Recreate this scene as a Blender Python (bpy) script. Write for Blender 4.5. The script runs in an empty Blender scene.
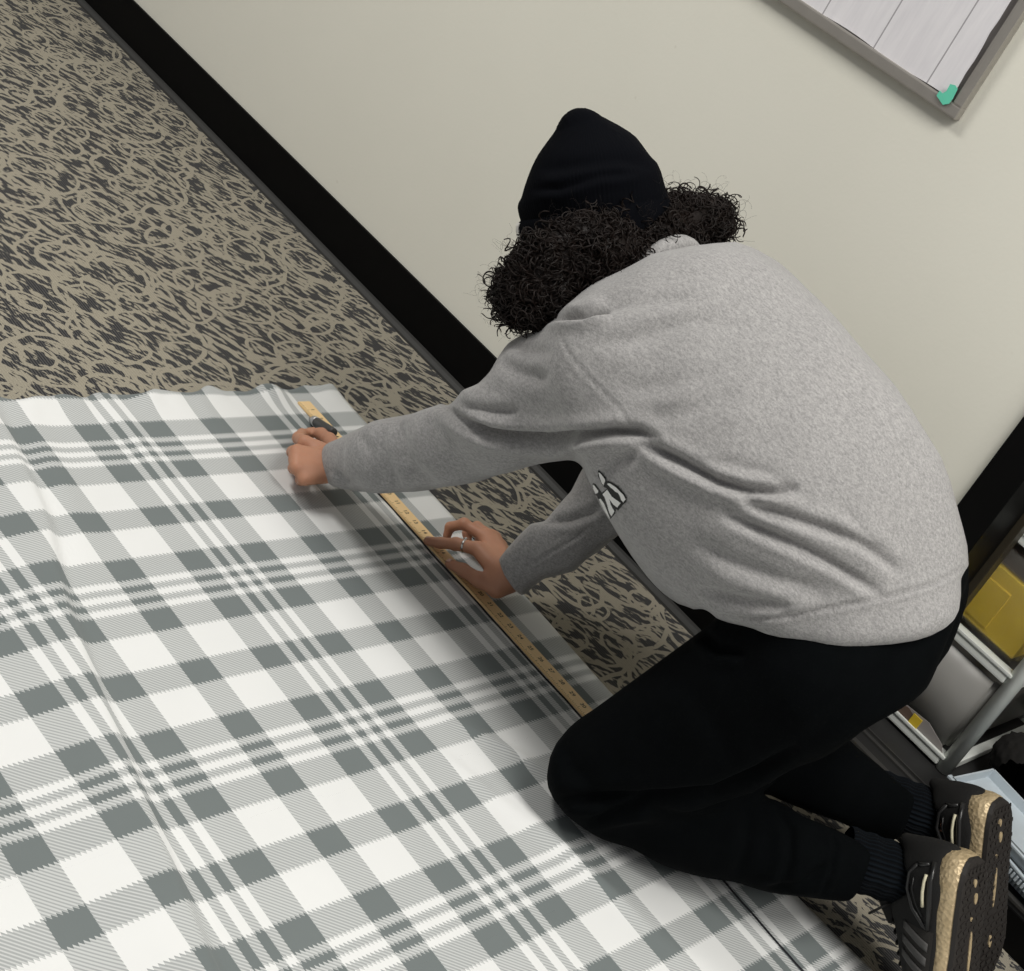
import bpy, bmesh, math, random
import numpy as np
from mathutils import Vector, Matrix
random.seed(7); rng = np.random.default_rng(7)
SC = bpy.context.scene
COL = SC.collection
# ------------------------------------------------------------------ camera
F_PX = 1485.44
CR = np.array([[0.600153714558, 0.670318029045, 0.436450751907],
               [0.629142835459, -0.058629120391, -0.775075427835],
               [-0.493958309469, 0.73975426067, -0.456912269836]])
CP = np.array([0, 0, 1.238])
def cam_setup():
    cd = bpy.data.cameras.new('camera'); co = bpy.data.objects.new('camera', cd); COL.objects.link(co)
    cd.sensor_fit = 'HORIZONTAL'; cd.sensor_width = 36; cd.lens = F_PX / 1024 * 36
    cd.clip_start = .05; cd.clip_end = 60
    m = Matrix.Identity(4)
    for i in range(3):
        m[i][0] = CR[0][i]; m[i][1] = -CR[1][i]; m[i][2] = -CR[2][i]; m[i][3] = CP[i]
    co.matrix_world = m; SC.camera = co
cam_setup()
def ray(px): return np.array([(px[0] - 512) / F_PX, (px[1] - 485.5) / F_PX, 1.]) @ CR
def Jz(px, z): d = ray(px); return CP + d * ((z - CP[2]) / d[2])
def Jy(px, y): d = ray(px); return CP + d * (y / d[1])
def proj(P):
    q = (np.asarray(P) - CP) @ CR.T
    return q[..., :2] / q[..., 2:] * F_PX + np.array([512, 485.5]), q[..., 2]
def nrm(v): v = np.asarray(v, float); return v / np.linalg.norm(v)
# ------------------------------------------------------------------ materials
class NT:
    def __init__(s, name):
        s.m = bpy.data.materials.new(name); s.m.use_nodes = True; s.t = s.m.node_tree
        s.b = s.t.nodes['Principled BSDF']
    def n(s, typ, **kw):
        x = s.t.nodes.new(typ)
        for k, v in kw.items():
            if k.startswith('_'): x.inputs[k[1:].replace('_', ' ')].default_value = v
            else: setattr(x, k, v)
        return x
    def l(s, a, b): s.t.links.new(a, b)
    def math(s, op, a, b=None, c=None):
        x = s.t.nodes.new('ShaderNodeMath'); x.operation = op
        for i, v in enumerate((a, b, c)):
            if v is None: continue
            if isinstance(v, (int, float)): x.inputs[i].default_value = v
            else: s.l(v, x.inputs[i])
        return x.outputs[0]
    def mix(s, f, a, b):
        x = s.t.nodes.new('ShaderNodeMix'); x.data_type = 'RGBA'
        for k, v in ((0, f), (6, a), (7, b)):
            if isinstance(v, (int, float)): x.inputs[k].default_value = v
            elif isinstance(v, (tuple, list)): x.inputs[k].default_value = (*v[:3], 1)
            else: s.l(v, x.inputs[k])
        return x.outputs[2]
    def coord(s, which='Object', scale=None, rot=None):
        c = s.t.nodes.new('ShaderNodeTexCoord').outputs[which]
        if scale is None and rot is None: return c
        mp = s.t.nodes.new('ShaderNodeMapping')
        if scale: mp.inputs['Scale'].default_value = scale
        if rot: mp.inputs['Rotation'].default_value = rot
        s.l(c, mp.inputs[0]); return mp.outputs[0]
    def noise(s, co, scale, detail=2, rough=.5, dist=0):
        x = s.n('ShaderNodeTexNoise'); s.l(co, x.inputs['Vector']); x.inputs['Scale'].default_value = scale
        x.inputs['Detail'].default_value = detail; x.inputs['Roughness'].default_value = rough
        x.inputs['Distortion'].default_value = dist; return x.outputs[0]
    def ramp(s, f, stops, interp='LINEAR'):
        x = s.t.nodes.new('ShaderNodeValToRGB'); cr = x.color_ramp; cr.interpolation = interp
        while len(cr.elements) > 1: cr.elements.remove(cr.elements[-1])
        for i, (p, c) in enumerate(stops):
            e = cr.elements[0] if i == 0 else cr.elements.new(p)
            e.position = p; e.color = (c, c, c, 1) if isinstance(c, (int, float)) else (*c, 1)
        s.l(f, x.inputs[0]); return x.outputs[0]
    def bump(s, h, strength=.3, dist=.002):
        x = s.t.nodes.new('ShaderNodeBump'); x.inputs['Strength'].default_value = strength
        x.inputs['Distance'].default_value = dist; s.l(h, x.inputs['Height']); s.l(x.outputs[0], s.b.inputs['Normal'])
    def col(s, c):
        if isinstance(c, (tuple, list)): s.b.inputs['Base Color'].default_value = (*c[:3], 1)
        else: s.l(c, s.b.inputs['Base Color'])
    def set(s, **kw):
        for k, v in kw.items(): s.b.inputs[k.replace('_', ' ')].default_value = v
        return s
def simple(name, col, rough=.6, metal=0, var=.08, nscale=40, bump=0, spec=.4, bscale=300):
    t = NT(name); co = t.coord()
    nz = t.noise(co, nscale, 3)
    a = tuple(c * (1 - var) for c in col); b = tuple(min(1, c * (1 + var)) for c in col)
    t.col(t.mix(nz, a, b)); t.set(Roughness=rough, Metallic=metal); t.set(Specular_IOR_Level=spec)
    if bump: t.bump(t.noise(co, bscale, 2), bump, .001)
    return t.m
def fabric_sheen(t, w=.3, r=.5): t.set(Sheen_Weight=w, Sheen_Roughness=r)
M = {}
_a, _b = Jy((925, 84), 2.1)[0], Jy((872, 48), 2.1)[0]
PLK = float(_a - _b); PLX = float(_a)
def mats():
    # wall paint
    t = NT('wall_paint'); co = t.coord(); n1 = t.noise(co, 3.5, 4, .6); n2 = t.noise(co, 160, 2)
    sp = t.ramp(t.noise(co, 26, 2, .5), [(0, 0), (.735, 0), (.77, 1)])
    c = t.mix(n1, (.73, .72, .635), (.77, .76, .675)); c = t.mix(t.math('MULTIPLY', sp, .35), c, (.58, .56, .47))
    t.col(c); t.set(Roughness=.55, Specular_IOR_Level=.3); t.bump(n2, .15, .001); M['wall'] = t.m
    M['baseboard'] = simple('black_vinyl', (.003, .003, .003), .5, spec=.08, var=.2)
    M['lip'] = simple('grey_vinyl_lip', (.04, .04, .038), .6, spec=.25)
    M['trim'] = simple('black_trim_paint', (.003, .003, .003), .45, spec=.12)
    M['sill'] = simple('dark_sill', (.022, .022, .022), .5, spec=.3)
    M['track'] = simple('dark_metal_track', (.075, .073, .07), .4, .5)
    M['bronze'] = simple('dark_bronze', (.05, .042, .028), .45, .3)
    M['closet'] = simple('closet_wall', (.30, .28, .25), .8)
    # carpet
    t = NT('patterned_carpet'); co = t.coord()
    warp = t.n('ShaderNodeTexNoise'); t.l(co, warp.inputs['Vector']); warp.inputs['Scale'].default_value = 9
    vm = t.n('ShaderNodeVectorMath', operation='SUBTRACT'); t.l(warp.outputs[1], vm.inputs[0]); vm.inputs[1].default_value = (.5, .5, .5)
    vs = t.n('ShaderNodeVectorMath', operation='SCALE'); t.l(vm.outputs[0], vs.inputs[0]); vs.inputs['Scale'].default_value = .036
    va = t.n('ShaderNodeVectorMath', operation='ADD'); t.l(co, va.inputs[0]); t.l(vs.outputs[0], va.inputs[1])
    wc = va.outputs[0]
    rings = None
    for sc, r0, w, off in ((6.6, .44, .023, 0), (5.4, .32, .023, 7.7), (8.0, .25, .028, 11.1), (4.6, .52, .020, 4.1)):
        mp = t.n('ShaderNodeMapping'); mp.inputs['Location'].default_value = (off, off * .7, 0); t.l(wc, mp.inputs[0])
        v = t.n('ShaderNodeTexVoronoi', voronoi_dimensions='2D'); t.l(mp.outputs[0], v.inputs['Vector']); v.inputs['Scale'].default_value = sc
        d = t.math('ABSOLUTE', t.math('SUBTRACT', v.outputs['Distance'], r0))
        k = t.math('LESS_THAN', d, w)
        rings = k if rings is None else t.math('MAXIMUM', rings, k)
    fine = t.coord('Object', scale=(16, 110, 1))      # tufts run along x
    fn = t.noise(fine, 1.0, 2, .6)
    rot = t.n('ShaderNodeMapping'); rot.inputs['Scale'].default_value = (25, 84, 1)
    r0_ = t.n('ShaderNodeMapping'); r0_.inputs['Rotation'].default_value = (0, 0, math.radians(-36)); t.l(wc, r0_.inputs[0]); t.l(r0_.outputs[0], rot.inputs[0])
    dn = t.noise(rot.outputs[0], 1.0, 2, .55)
    val = t.math('ADD', t.math('MULTIPLY', dn, .8), t.math('MULTIPLY', fn, .34))
    val = t.math('SUBTRACT', val, t.math('MULTIPLY', rings, .16))
    dark = t.ramp(val, [(0, 0), (.543, 0), (.566, 1)])
    comb = t.n('ShaderNodeTexWave', wave_type='BANDS', bands_direction='Y'); t.l(co, comb.inputs['Vector']); comb.inputs['Scale'].default_value = 62
    comb.inputs['Distortion'].default_value = 1.2; comb.inputs['Detail'].default_value = 1
    pile = t.noise(co, 420, 2, .7)
    lightc = t.mix(pile, (.23, .214, .17), (.38, .355, .287))
    lightc = t.mix(t.noise(co, 1.3, 2), lightc, t.mix(pile, (.245, .222, .168), (.395, .36, .29)))
    lightc = t.mix(t.math('MULTIPLY', comb.outputs[0], .22), lightc, (.17, .155, .12))
    darkc = t.mix(comb.outputs[0], (.022, .023, .026), (.085, .083, .080))
    t.col(t.mix(dark, lightc, darkc)); t.set(Roughness=.95, Specular_IOR_Level=.1)
    hb = t.math('ADD', t.math('MULTIPLY', comb.outputs[0], .6), t.math('SUBTRACT', pile, t.math('MULTIPLY', dark, .8)))
    t.bump(hb, .5, .002); M['carpet'] = t.m
    # plaid
    t = NT('plaid_fleece'); uv = t.coord('UV')
    sx = t.n('ShaderNodeSeparateXYZ'); t.l(uv, sx.inputs[0]); I, J = sx.outputs[0], sx.outputs[1]
    nz = t.noise(t.coord(), 9, 2)
    def bands(c, ph, g):
        q = t.math('MODULO', t.math('ADD', c, 30.0 + ph), 3.0)     # cluster centred in [0,1]
        q = t.math('DIVIDE', q, 3.0)
        h = g / 2; w = (1 - g) / 5
        st = [(0, 1)]
        def at(x, v): st.append((x / 3, v))
        at(h, 0); at(h + w, 1); at(h + 2 * w, 0); at(h + 3 * w, 1); at(h + 4 * w, 0)
        at(1 - h, 1); at(1 + h, 0); at(2 - h, 1); at(2 + h, 0); at(3 - h, 1)
        return t.ramp(q, st, 'CONSTANT')
    # houndstooth-like teeth: quantise each coordinate along the other
    su, sv = .1161, .0986
    a = t.math('MULTIPLY', I, su); b = t.math('MULTIPLY', J, sv)
    tw = t.math('SUBTRACT', a, b)
    ph = t.math('FRACT', t.math('DIVIDE', tw, .0062))
    teeth = t.math('MULTIPLY', t.math('SUBTRACT', ph, .5), .0055)
    bi = bands(t.math('ADD', I, t.math('DIVIDE', t.math('MULTIPLY', teeth, .2), su)), -1.0, .41)
    bj = bands(t.math('ADD', J, t.math('DIVIDE', teeth, sv)), 0.0, .41)
    mask = t.ramp(ph, [(0, 0), (.06, 0), (.14, 1), (.5, 1), (.58, 0)])
    g = t.math('ADD', t.math('MULTIPLY', mask, bi), t.math('MULTIPLY', t.math('SUBTRACT', 1, mask), bj))
    white = t.mix(nz, (.70, .71, .70), (.75, .76, .75)); grey = t.mix(nz, (.145, .167, .166), (.165, .187, .186))
    soft = t.mix(g, white, grey)
    # average the weave a little as the fleece nap does
    avg = t.math('MULTIPLY', t.math('ADD', bi, bj), .5)
    c = t.mix(.68, soft, t.mix(avg, white, grey))
    # drawn black guide line, uv v-direction at constant across-position
    dl = t.math('SUBTRACT', t.n('ShaderNodeAttribute', attribute_name='line').outputs['Fac'], 0)
    wob = t.math('MULTIPLY', t.math('SUBTRACT', t.noise(t.coord('Object', scale=(9, .5, 1)), 1.0, 3), .5), .010)
    dd = t.math('ABSOLUTE', t.math('ADD', dl, wob))
    ln = t.math('LESS_THAN', dd, .0024)
    c = t.mix(ln, c, (.012, .012, .016))
    t.col(c); t.set(Roughness=.9, Specular_IOR_Level=.15); fabric_sheen(t, .15)
    t.bump(t.math('ADD', t.noise(t.coord(), 350, 2), t.math('MULTIPLY', ph, .5)), .12, .001); M['plaid'] = t.m
    # heather sweatshirt
    def heather(name, lo, hi):
        t = NT(name); co = t.coord(); st = t.coord('Object', scale=(1, 2.4, 2.4), rot=(.3, .5, .4))
        n1 = t.noise(st, 130, 3, .75); n2 = t.noise(co, 420, 2, .8); n3 = t.noise(co, 5, 2)
        v = t.math('ADD', t.math('MULTIPLY', n1, .6), t.math('MULTIPLY', n2, .4))
        v = t.ramp(v, [(0, 0), (.36, 0), (.64, 1)])
        c = t.mix(v, lo, hi); t.col(c); t.set(Roughness=.95, Specular_IOR_Level=.1); fabric_sheen(t, .25)
        t.bump(t.math('ADD', n2, t.math('MULTIPLY', n1, .5)), .35, .0015); return t.m
    M['heather'] = heather('heather_grey_jersey', (.225, .222, .22), (.40, .392, .385))
    M['pants'] = simple('black_cotton', (.0020, .0026, .0030), .9, spec=.04, bump=.3, bscale=600, var=.25)
    t = NT('black_knit'); co = t.coord('UV')
    wv = t.n('ShaderNodeTexWave', wave_type='BANDS', bands_direction='X'); t.l(co, wv.inputs['Vector']); wv.inputs['Scale'].default_value = 40
    t.col((.0026, .0030, .0045)); t.set(Roughness=.9, Specular_IOR_Level=.05); t.bump(wv.outputs[0], .25, .001); M['knit'] = t.m
    t = NT('navy_sock_knit'); co = t.coord('UV')
    wv = t.n('ShaderNodeTexWave', wave_type='BANDS', bands_direction='X'); t.l(co, wv.inputs['Vector']); wv.inputs['Scale'].default_value = 11.46
    t.col(t.mix(wv.outputs[0], (.0012, .0016, .0024), (.0035, .006, .009))); t.set(Roughness=.9, Specular_IOR_Level=.12); t.bump(wv.outputs[0], .8, .002); M['sock'] = t.m
    t = NT('skin'); co = t.coord(); n1 = t.noise(co, 30, 3); n2 = t.noise(co, 500, 2)
    t.col(t.mix(n1, (.42, .20, .12), (.53, .275, .175))); t.set(Roughness=.5, Specular_IOR_Level=.35, Subsurface_Weight=.12, Subsurface_Scale=.006)
    t.b.inputs['Subsurface Radius'].default_value = (1, .35, .2)
    t.bump(n2, .12, .0006); M['skin'] = t.m
    M['nail'] = simple('nail', (.62, .38, .30), .3)
    t = NT('dark_curly_hair'); oi = t.coord(); n1 = t.noise(oi, 22, 2)
    t.col(t.mix(n1, (.003, .002, .0017), (.013, .007, .005))); t.set(Roughness=.5, Specular_IOR_Level=.22); M['hair'] = t.m
    M['print_white'] = simple('white_print', (.80, .80, .78), .6)
    M['print_black'] = simple('black_print', (.012, .012, .012), .6)
    M['steel'] = simple('steel', (.55, .54, .52), .25, 1)
    M['silver'] = simple('silver_cap', (.6, .6, .6), .28, .8)
    M['marker'] = simple('grey_barrel', (.055, .055, .055), .4)
    M['black_rubber'] = simple('black_rubber', (.02, .02, .02), .7)
    M['shoe_black'] = simple('black_shoe_knit', (.007, .0068, .0065), .8, bump=.4, bscale=500)
    M['shoe_side'] = simple('charcoal_shoe_knit', (.022, .020, .018), .85, bump=.4, bscale=500)
    M['cage'] = simple('black_gloss_plastic', (.018, .018, .018), .28)
    M['stripe'] = simple('charcoal_stripe', (.070, .068, .066), .6)
    M['outsole'] = simple('black_outsole', (.022, .019, .017), .6)
    M['reflect'] = simple('cream_reflective', (.62, .58, .42), .4)
    t = NT('gold_foam'); co = t.coord(); v = t.n('ShaderNodeTexVoronoi'); t.l(co, v.inputs['Vector']); v.inputs['Scale'].default_value = 190
    n1 = t.noise(co, 60, 3)
    t.col(t.mix(n1, (.34, .25, .13), (.70, .56, .35))); t.set(Roughness=.45, Metallic=.25)
    t.bump(v.outputs['Distance'], .55, .0025); M['gold'] = t.m
    t = NT('yardstick_wood'); co = t.coord('Object', scale=(3, 60, 60)); n1 = t.noise(co, 4, 3)
    t.col(t.mix(n1, (.78, .53, .25), (.90, .67, .36))); t.set(Roughness=.45); M['wood'] = t.m
    M['ink'] = simple('black_ink', (.05, .04, .03), .6)
    M['white_plastic'] = simple('white_plastic', (.74, .77, .73), .35)
    M['grey_plastic'] = simple('pale_grey_plastic', (.50, .56, .60), .3)
    M['grey_drawer'] = simple('translucent_grey_plastic', (.25, .245, .23), .3, nscale=5, var=.3)
    M['smoke'] = simple('mauve_plastic', (.10, .075, .068), .4)
    M['yellow'] = simple('yellow_paper', (.66, .47, .035), .6)
    M['paper'] = simple('paper', (.7, .69, .65), .7)
    M['brownpaper'] = simple('brown_card', (.12, .08, .06), .8)
    M['fuzzy'] = simple('black_plush', (.012, .011, .010), 1, bump=1, bscale=90)
    t = NT('clear_drawer'); t.col((.8, .78, .7)); t.set(Roughness=.2, Transmission_Weight=.85, IOR=1.1, Alpha=.28); M['clear'] = t.m
    M['alu'] = simple('aluminium_frame', (.36, .34, .31), .38, .55)
    M['felt'] = simple('grey_felt_board', (.27, .25, .24), .8)
    M['tape'] = simple('teal_tape', (.13, .60, .42), .5)
    t = NT('white_plank_print'); co = t.coord('Object', scale=(45, 1, 5)); co2 = t.coord()
    n1 = t.noise(co, 2.2, 4, .65); n2 = t.noise(co2, 7, 3)
    sp = t.n('ShaderNodeSeparateXYZ'); t.l(co2, sp.inputs[0])
    pl = t.math('FRACT', t.math('DIVIDE', t.math('ADD', sp.outputs[0], 5 * PLK - PLX), PLK))
    seam = t.math('LESS_THAN', pl, .022)
    c = t.mix(n1, (.66, .65, .68), (.90, .885, .90)); c = t.mix(t.math('MULTIPLY', n2, .35), c, (.50, .49, .52))
    t.col(t.mix(t.math('MULTIPLY', seam, .75), c, (.22, .21, .22))); t.set(Roughness=.5); M['planks'] = t.m
mats()
# ------------------------------------------------------------------ object helpers
def tag(o, label=None, cat=None, group=None, kind=None):
    if label: o['label'] = label
    if cat: o['category'] = cat
    if group: o['group'] = group
    if kind: o['kind'] = kind
    return o
def mesh_obj(name, verts, faces, mat, parent=None, smooth=True, uvs=None):
    me = bpy.data.meshes.new(name)
    verts = np.asarray(verts, np.float32)
    if isinstance(faces, np.ndarray):
        k = faces.shape[1]; me.vertices.add(len(verts)); me.vertices.foreach_set('co', verts.ravel())
        me.loops.add(faces.size); me.loops.foreach_set('vertex_index', faces.ravel().astype(np.int32))
        me.polygons.add(len(faces)); me.polygons.foreach_set('loop_start', np.arange(0, faces.size, k, dtype=np.int32))
        me.polygons.foreach_set('loop_total', np.full(len(faces), k, np.int32)); me.update(calc_edges=True)
    else: me.from_pydata([tuple(map(float, v)) for v in verts], [], faces)
    me.validate()
    if smooth: me.polygons.foreach_set('use_smooth', [True] * len(me.polygons))
    if uvs is not None:
        ul = me.uv_layers.new(name='UVMap'); li = np.zeros(len(me.loops), np.int32); me.loops.foreach_get('vertex_index', li)
        ul.data.foreach_set('uv', np.asarray(uvs, np.float32)[li].ravel())
    me.materials.append(mat)
    o = bpy.data.objects.new(name, me); COL.objects.link(o)
    if parent is not None: o.parent = parent
    return o
class MB:
    def __init__(s): s.v = []; s.f = []; s.uv = []
    def add(s, vs, fs):
        b = len(s.v); s.v += [tuple(map(float, v)) for v in vs]; s.f += [tuple(i + b for i in f) for f in fs]; return s
    def box(s, lo, hi, bev=0):
        bm = bmesh.new(); bmesh.ops.create_cube(bm, size=1)
        lo = Vector(lo); hi = Vector(hi)
        for v in bm.verts: v.co = Vector([(lo[i] + hi[i]) / 2 + v.co[i] * (hi[i] - lo[i]) for i in range(3)])
        if bev: bmesh.ops.bevel(bm, geom=bm.edges[:], offset=bev, segments=2, profile=.7, affect='EDGES')
        return s.bm(bm)
    def bm(s, bm, mtx=None):
        bm.verts.index_update()
        vs = [(mtx @ v.co if mtx else v.co)[:] for v in bm.verts]; fs = [tuple(v.index for v in f.verts) for f in bm.faces]
        bm.free(); return s.add(vs, fs)
    def tube(s, pts, r, n=10, closed=False, caps=True):
        P = [Vector(p) for p in pts]; m = len(P); rr = r if hasattr(r, '__len__') else [r] * m
        t0 = (P[1] - P[0]).normalized(); up = Vector((0, 0, 1)) if abs(t0.z) < .9 else Vector((1, 0, 0))
        nn = t0.cross(up).normalized(); vs = []; fs = []
        for i in range(m):
            if closed: tt = (P[(i + 1) % m] - P[i - 1]).normalized()
            else: tt = (P[min(i + 1, m - 1)] - P[max(i - 1, 0)]).normalized()
            nn = (nn - tt * nn.dot(tt)).normalized(); bb = tt.cross(nn)
            for k in range(n):
                a = 2 * math.pi * k / n; vs.append(P[i] + (nn * math.cos(a) + bb * math.sin(a)) * rr[i])
        for i in range(m if closed else m - 1):
            j = (i + 1) % m
            for k in range(n): fs.append((i * n + k, i * n + (k + 1) % n, j * n + (k + 1) % n, j * n + k))
        if caps and not closed: fs.append(tuple(range(n))[::-1]); fs.append(tuple((m - 1) * n + k for k in range(n)))
        return s.add(vs, fs)
    def prism(s, poly, z0, z1, frame=None):
        n = len(poly); vs = [(x, y, z0) for x, y in poly] + [(x, y, z1) for x, y in poly]
        fs = [tuple(range(n))[::-1], tuple(range(n, 2 * n))] + [(i, (i + 1) % n, n + (i + 1) % n, n + i) for i in range(n)]
        if frame is not None: vs = [tuple(frame @ Vector(v)) for v in vs]
        return s.add(vs, fs)
    def build(s, name, mat, parent=None, smooth=False, mtx=None):
        vs = [tuple(mtx @ Vector(v)) for v in s.v] if mtx is not None else s.v
        return mesh_obj(name, vs, s.f, mat, parent, smooth)
def empty(name, loc=(0, 0, 0)):
    o = bpy.data.objects.new(name, None); COL.objects.link(o); o.location = tuple(loc); o.empty_display_size = .05
    return o
def parent_keep(o, p):
    o.parent = p; o.matrix_parent_inverse = Matrix.Translation(-Vector(p.location)) if p.type == 'EMPTY' else Matrix.Identity(4)
# ------------------------------------------------------------------ SDF toolkit
def seg_h(P, a, b):
    ab = b - a; return np.clip(((P - a) @ ab) / (ab @ ab), 0, 1)
def cone(P, a, b, ra, rb):
    a = np.asarray(a, np.float32); b = np.asarray(b, np.float32)
    h = seg_h(P, a, b)[:, None]; q = P - a - h * (b - a)
    return np.sqrt((q * q).sum(1)) - (ra + h[:, 0] * (rb - ra))
def smin(a, b, k): h = np.maximum(k - np.abs(a - b), 0) / k; return np.minimum(a, b) - h * h * k * .25
def smax(a, b, k): return -smin(-a, -b, k)
def chain(P, pts, rad, k=.01):
    d = None
    for i in range(len(pts) - 1):
        c = cone(P, pts[i], pts[i + 1], rad[i], rad[i + 1]); d = c if d is None else smin(d, c, k)
    return d
def ellip(P, c, axes, r):
    q = (P - np.asarray(c, np.float32)) @ np.asarray(axes, np.float32).T / np.asarray(r, np.float32)
    k = np.sqrt((q * q).sum(1)); return (k - 1) * min(r)
def sweep(P, pts, rad, lat, k=.06):
    """pts spine, rad list of (lateral, dorsal)"""
    d = None; lat = np.asarray(lat, np.float32)
    for i in range(len(pts) - 1):
        a = np.asarray(pts[i], np.float32); b = np.asarray(pts[i + 1], np.float32)
        h = seg_h(P, a, b)[:, None]; q = P - a - h * (b - a)
        ax = nrm(b - a); L = nrm(lat - ax * (lat @ ax)); Dn = np.cross(ax, L)
        rl = rad[i][0] + h[:, 0] * (rad[i + 1][0] - rad[i][0]); rd = rad[i][1] + h[:, 0] * (rad[i + 1][1] - rad[i][1])
        m = np.minimum(rl, rd)
        c = (np.sqrt((q @ L / rl) ** 2 + (q @ Dn / rd) ** 2 + (q @ ax / m) ** 2) - 1) * m
        d = c if d is None else smin(d, c, k)
    return d
def poly_sd(XY, poly):
    poly = np.asarray(poly, np.float32); n = len(poly); d = np.full(len(XY), 1e9, np.float32); ins = np.zeros(len(XY), bool)
    for i in range(n):
        a = poly[i]; b = poly[(i + 1) % n]; e = b - a; w = XY - a
        h = np.clip((w @ e) / (e @ e), 0, 1); q = w - h[:, None] * e; d = np.minimum(d, (q * q).sum(1))
        c1 = (a[1] <= XY[:, 1]) != (b[1] <= XY[:, 1])
        if abs(e[1]) > 1e-9:
            xs = a[0] + (XY[:, 1] - a[1]) * e[0] / e[1]; ins ^= c1 & (XY[:, 0] < xs)
    d = np.sqrt(d); return np.where(ins, -d, d)
def clip(P, d, poly, k=.02):
    """trim a body to the outline it shows, as a sculptor would from a reference view"""
    m = d < .03
    if not m.any(): return d
    xy, z = proj(P[m]); pd = poly_sd(xy.astype(np.float32), poly) * (z / F_PX)
    out = d.copy(); out[m] = smax(d[m], pd.astype(np.float32), k); return out
def sdf_mesh(fn, lo, hi, h, B=8):
    lo = np.asarray(lo, float); nb = np.ceil((np.asarray(hi) - lo) / (h * B)).astype(int); n = nb * B
    c = [lo[i] + (np.arange(nb[i]) + .5) * B * h for i in range(3)]
    G = np.stack(np.meshgrid(*c, indexing='ij'), -1).reshape(-1, 3).astype(np.float32)
    dc = np.concatenate([fn(G[i:i + 200000]) for i in range(0, len(G), 200000)]).reshape(nb)
    act = np.abs(dc) < B * h * 1.5
    D = np.repeat(np.repeat(np.repeat(dc, B, 0), B, 1), B, 2).astype(np.float32)
    idx = np.argwhere(act); off = np.stack(np.meshgrid(*[np.arange(B)] * 3, indexing='ij'), -1).reshape(-1, 3)
    ch = max(1, 300000 // (B ** 3))
    for i in range(0, len(idx), ch):
        ii = idx[i:i + ch]; g = (ii[:, None, :] * B + off[None]).reshape(-1, 3)
        D[g[:, 0], g[:, 1], g[:, 2]] = fn((lo + g * h).astype(np.float32))
    S = D < 0
    cnt = np.zeros(n - 1, np.uint8)
    for dx in (0, 1):
        for dy in (0, 1):
            for dz in (0, 1): cnt += S[dx:n[0] - 1 + dx, dy:n[1] - 1 + dy, dz:n[2] - 1 + dz]
    cells = np.argwhere((cnt > 0) & (cnt < 8))
    vid = np.full(n - 1, -1, np.int32); vid[tuple(cells.T)] = np.arange(len(cells))
    acc = np.zeros((len(cells), 3)); w = np.zeros(len(cells))
    for ax in range(3):
        o1, o2 = [a for a in range(3) if a != ax]
        for p in (0, 1):
            for q in (0, 1):
                a = cells.copy(); a[:, o1] += p; a[:, o2] += q; b = a.copy(); b[:, ax] += 1
                da = D[tuple(a.T)]; db = D[tuple(b.T)]; m = (da < 0) != (db < 0)
                t = np.where(m, da / np.where(m, da - db, 1), 0)
                pt = a.astype(float); pt[:, ax] += t; acc[m] += pt[m]; w[m] += 1
    V = lo + acc / w[:, None] * h
    Fs = []
    for ax in range(3):
        o1, o2 = [(1, 2), (2, 0), (0, 1)][ax]
        sl = [slice(1, n[i] - 1) for i in range(3)]; sl2 = list(sl); sl2[ax] = slice(0, n[ax] - 1); sl3 = list(sl2); sl3[ax] = slice(1, n[ax])
        A = S[tuple(sl2)]; Bq = S[tuple(sl3)]; e = np.argwhere(A != Bq); s = A[tuple(e.T)]
        base = e.copy(); base += 1; base[:, ax] -= 1
        def g(p, q): x = base.copy(); x[:, o1] -= p; x[:, o2] -= q; return vid[tuple(x.T)]
        quad = np.stack([g(0, 0), g(1, 0), g(1, 1), g(0, 1)], 1)
        quad[~s] = quad[~s][:, ::-1]; Fs.append(quad)
    Fa = np.concatenate(Fs); Fa = Fa[(Fa >= 0).all(1)]
    return V, Fa
def grad(fn, V, e=.002):
    V = V.astype(np.float32); g = np.zeros_like(V)
    for i in range(3):
        d = np.zeros(3, np.float32); d[i] = e; g[:, i] = fn(V + d) - fn(V - d)
    return g / np.maximum(np.linalg.norm(g, axis=1, keepdims=True), 1e-9)
def pl_dist(XY, pts):
    pts = np.asarray(pts, float); d = np.full(len(XY), 1e9)
    tt = np.zeros(len(XY)); L = np.concatenate([[0], np.cumsum(np.linalg.norm(np.diff(pts, axis=0), axis=1))]); 
    sgn = np.ones(len(XY))
    for i in range(len(pts) - 1):
        a, b = pts[i], pts[i + 1]; e = b - a; w = XY - a; h = np.clip(w @ e / (e @ e), 0, 1); q = w - h[:, None] * e
        dd = np.sqrt((q * q).sum(1)); m = dd < d; d[m] = dd[m]; tt[m] = (L[i] + h[m] * np.linalg.norm(e)) / L[-1]
        sgn[m] = np.sign(e[0] * w[m, 1] - e[1] * w[m, 0])
    return d, tt, sgn
def folds(V, N, FL):
    """press creases into a garment surface; FL rows: (points, depth m, width px, ridge)"""
    xy, z = proj(V); view = CP - V; view /= np.linalg.norm(view, axis=1, keepdims=True)
    face = np.clip((N * view).sum(1) * 3, 0, 1); disp = np.zeros(len(V))
    for pts, amp, w, ridge in FL:
        d, t, s = pl_dist(xy, pts); env = np.clip(np.minimum(t, 1 - t) * 5, 0, 1) ** .7
        ds = d * s
        amp = amp * 1.35
        disp -= amp * env * np.exp(-(ds / w) ** 2)
        if ridge: disp += amp * ridge * env * (np.exp(-((ds - 2.0 * w) / (1.5 * w)) ** 2) + .6 * np.exp(-((ds + 2.2 * w) / (1.7 * w)) ** 2))
    return V + N * (disp * face)[:, None]
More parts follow.
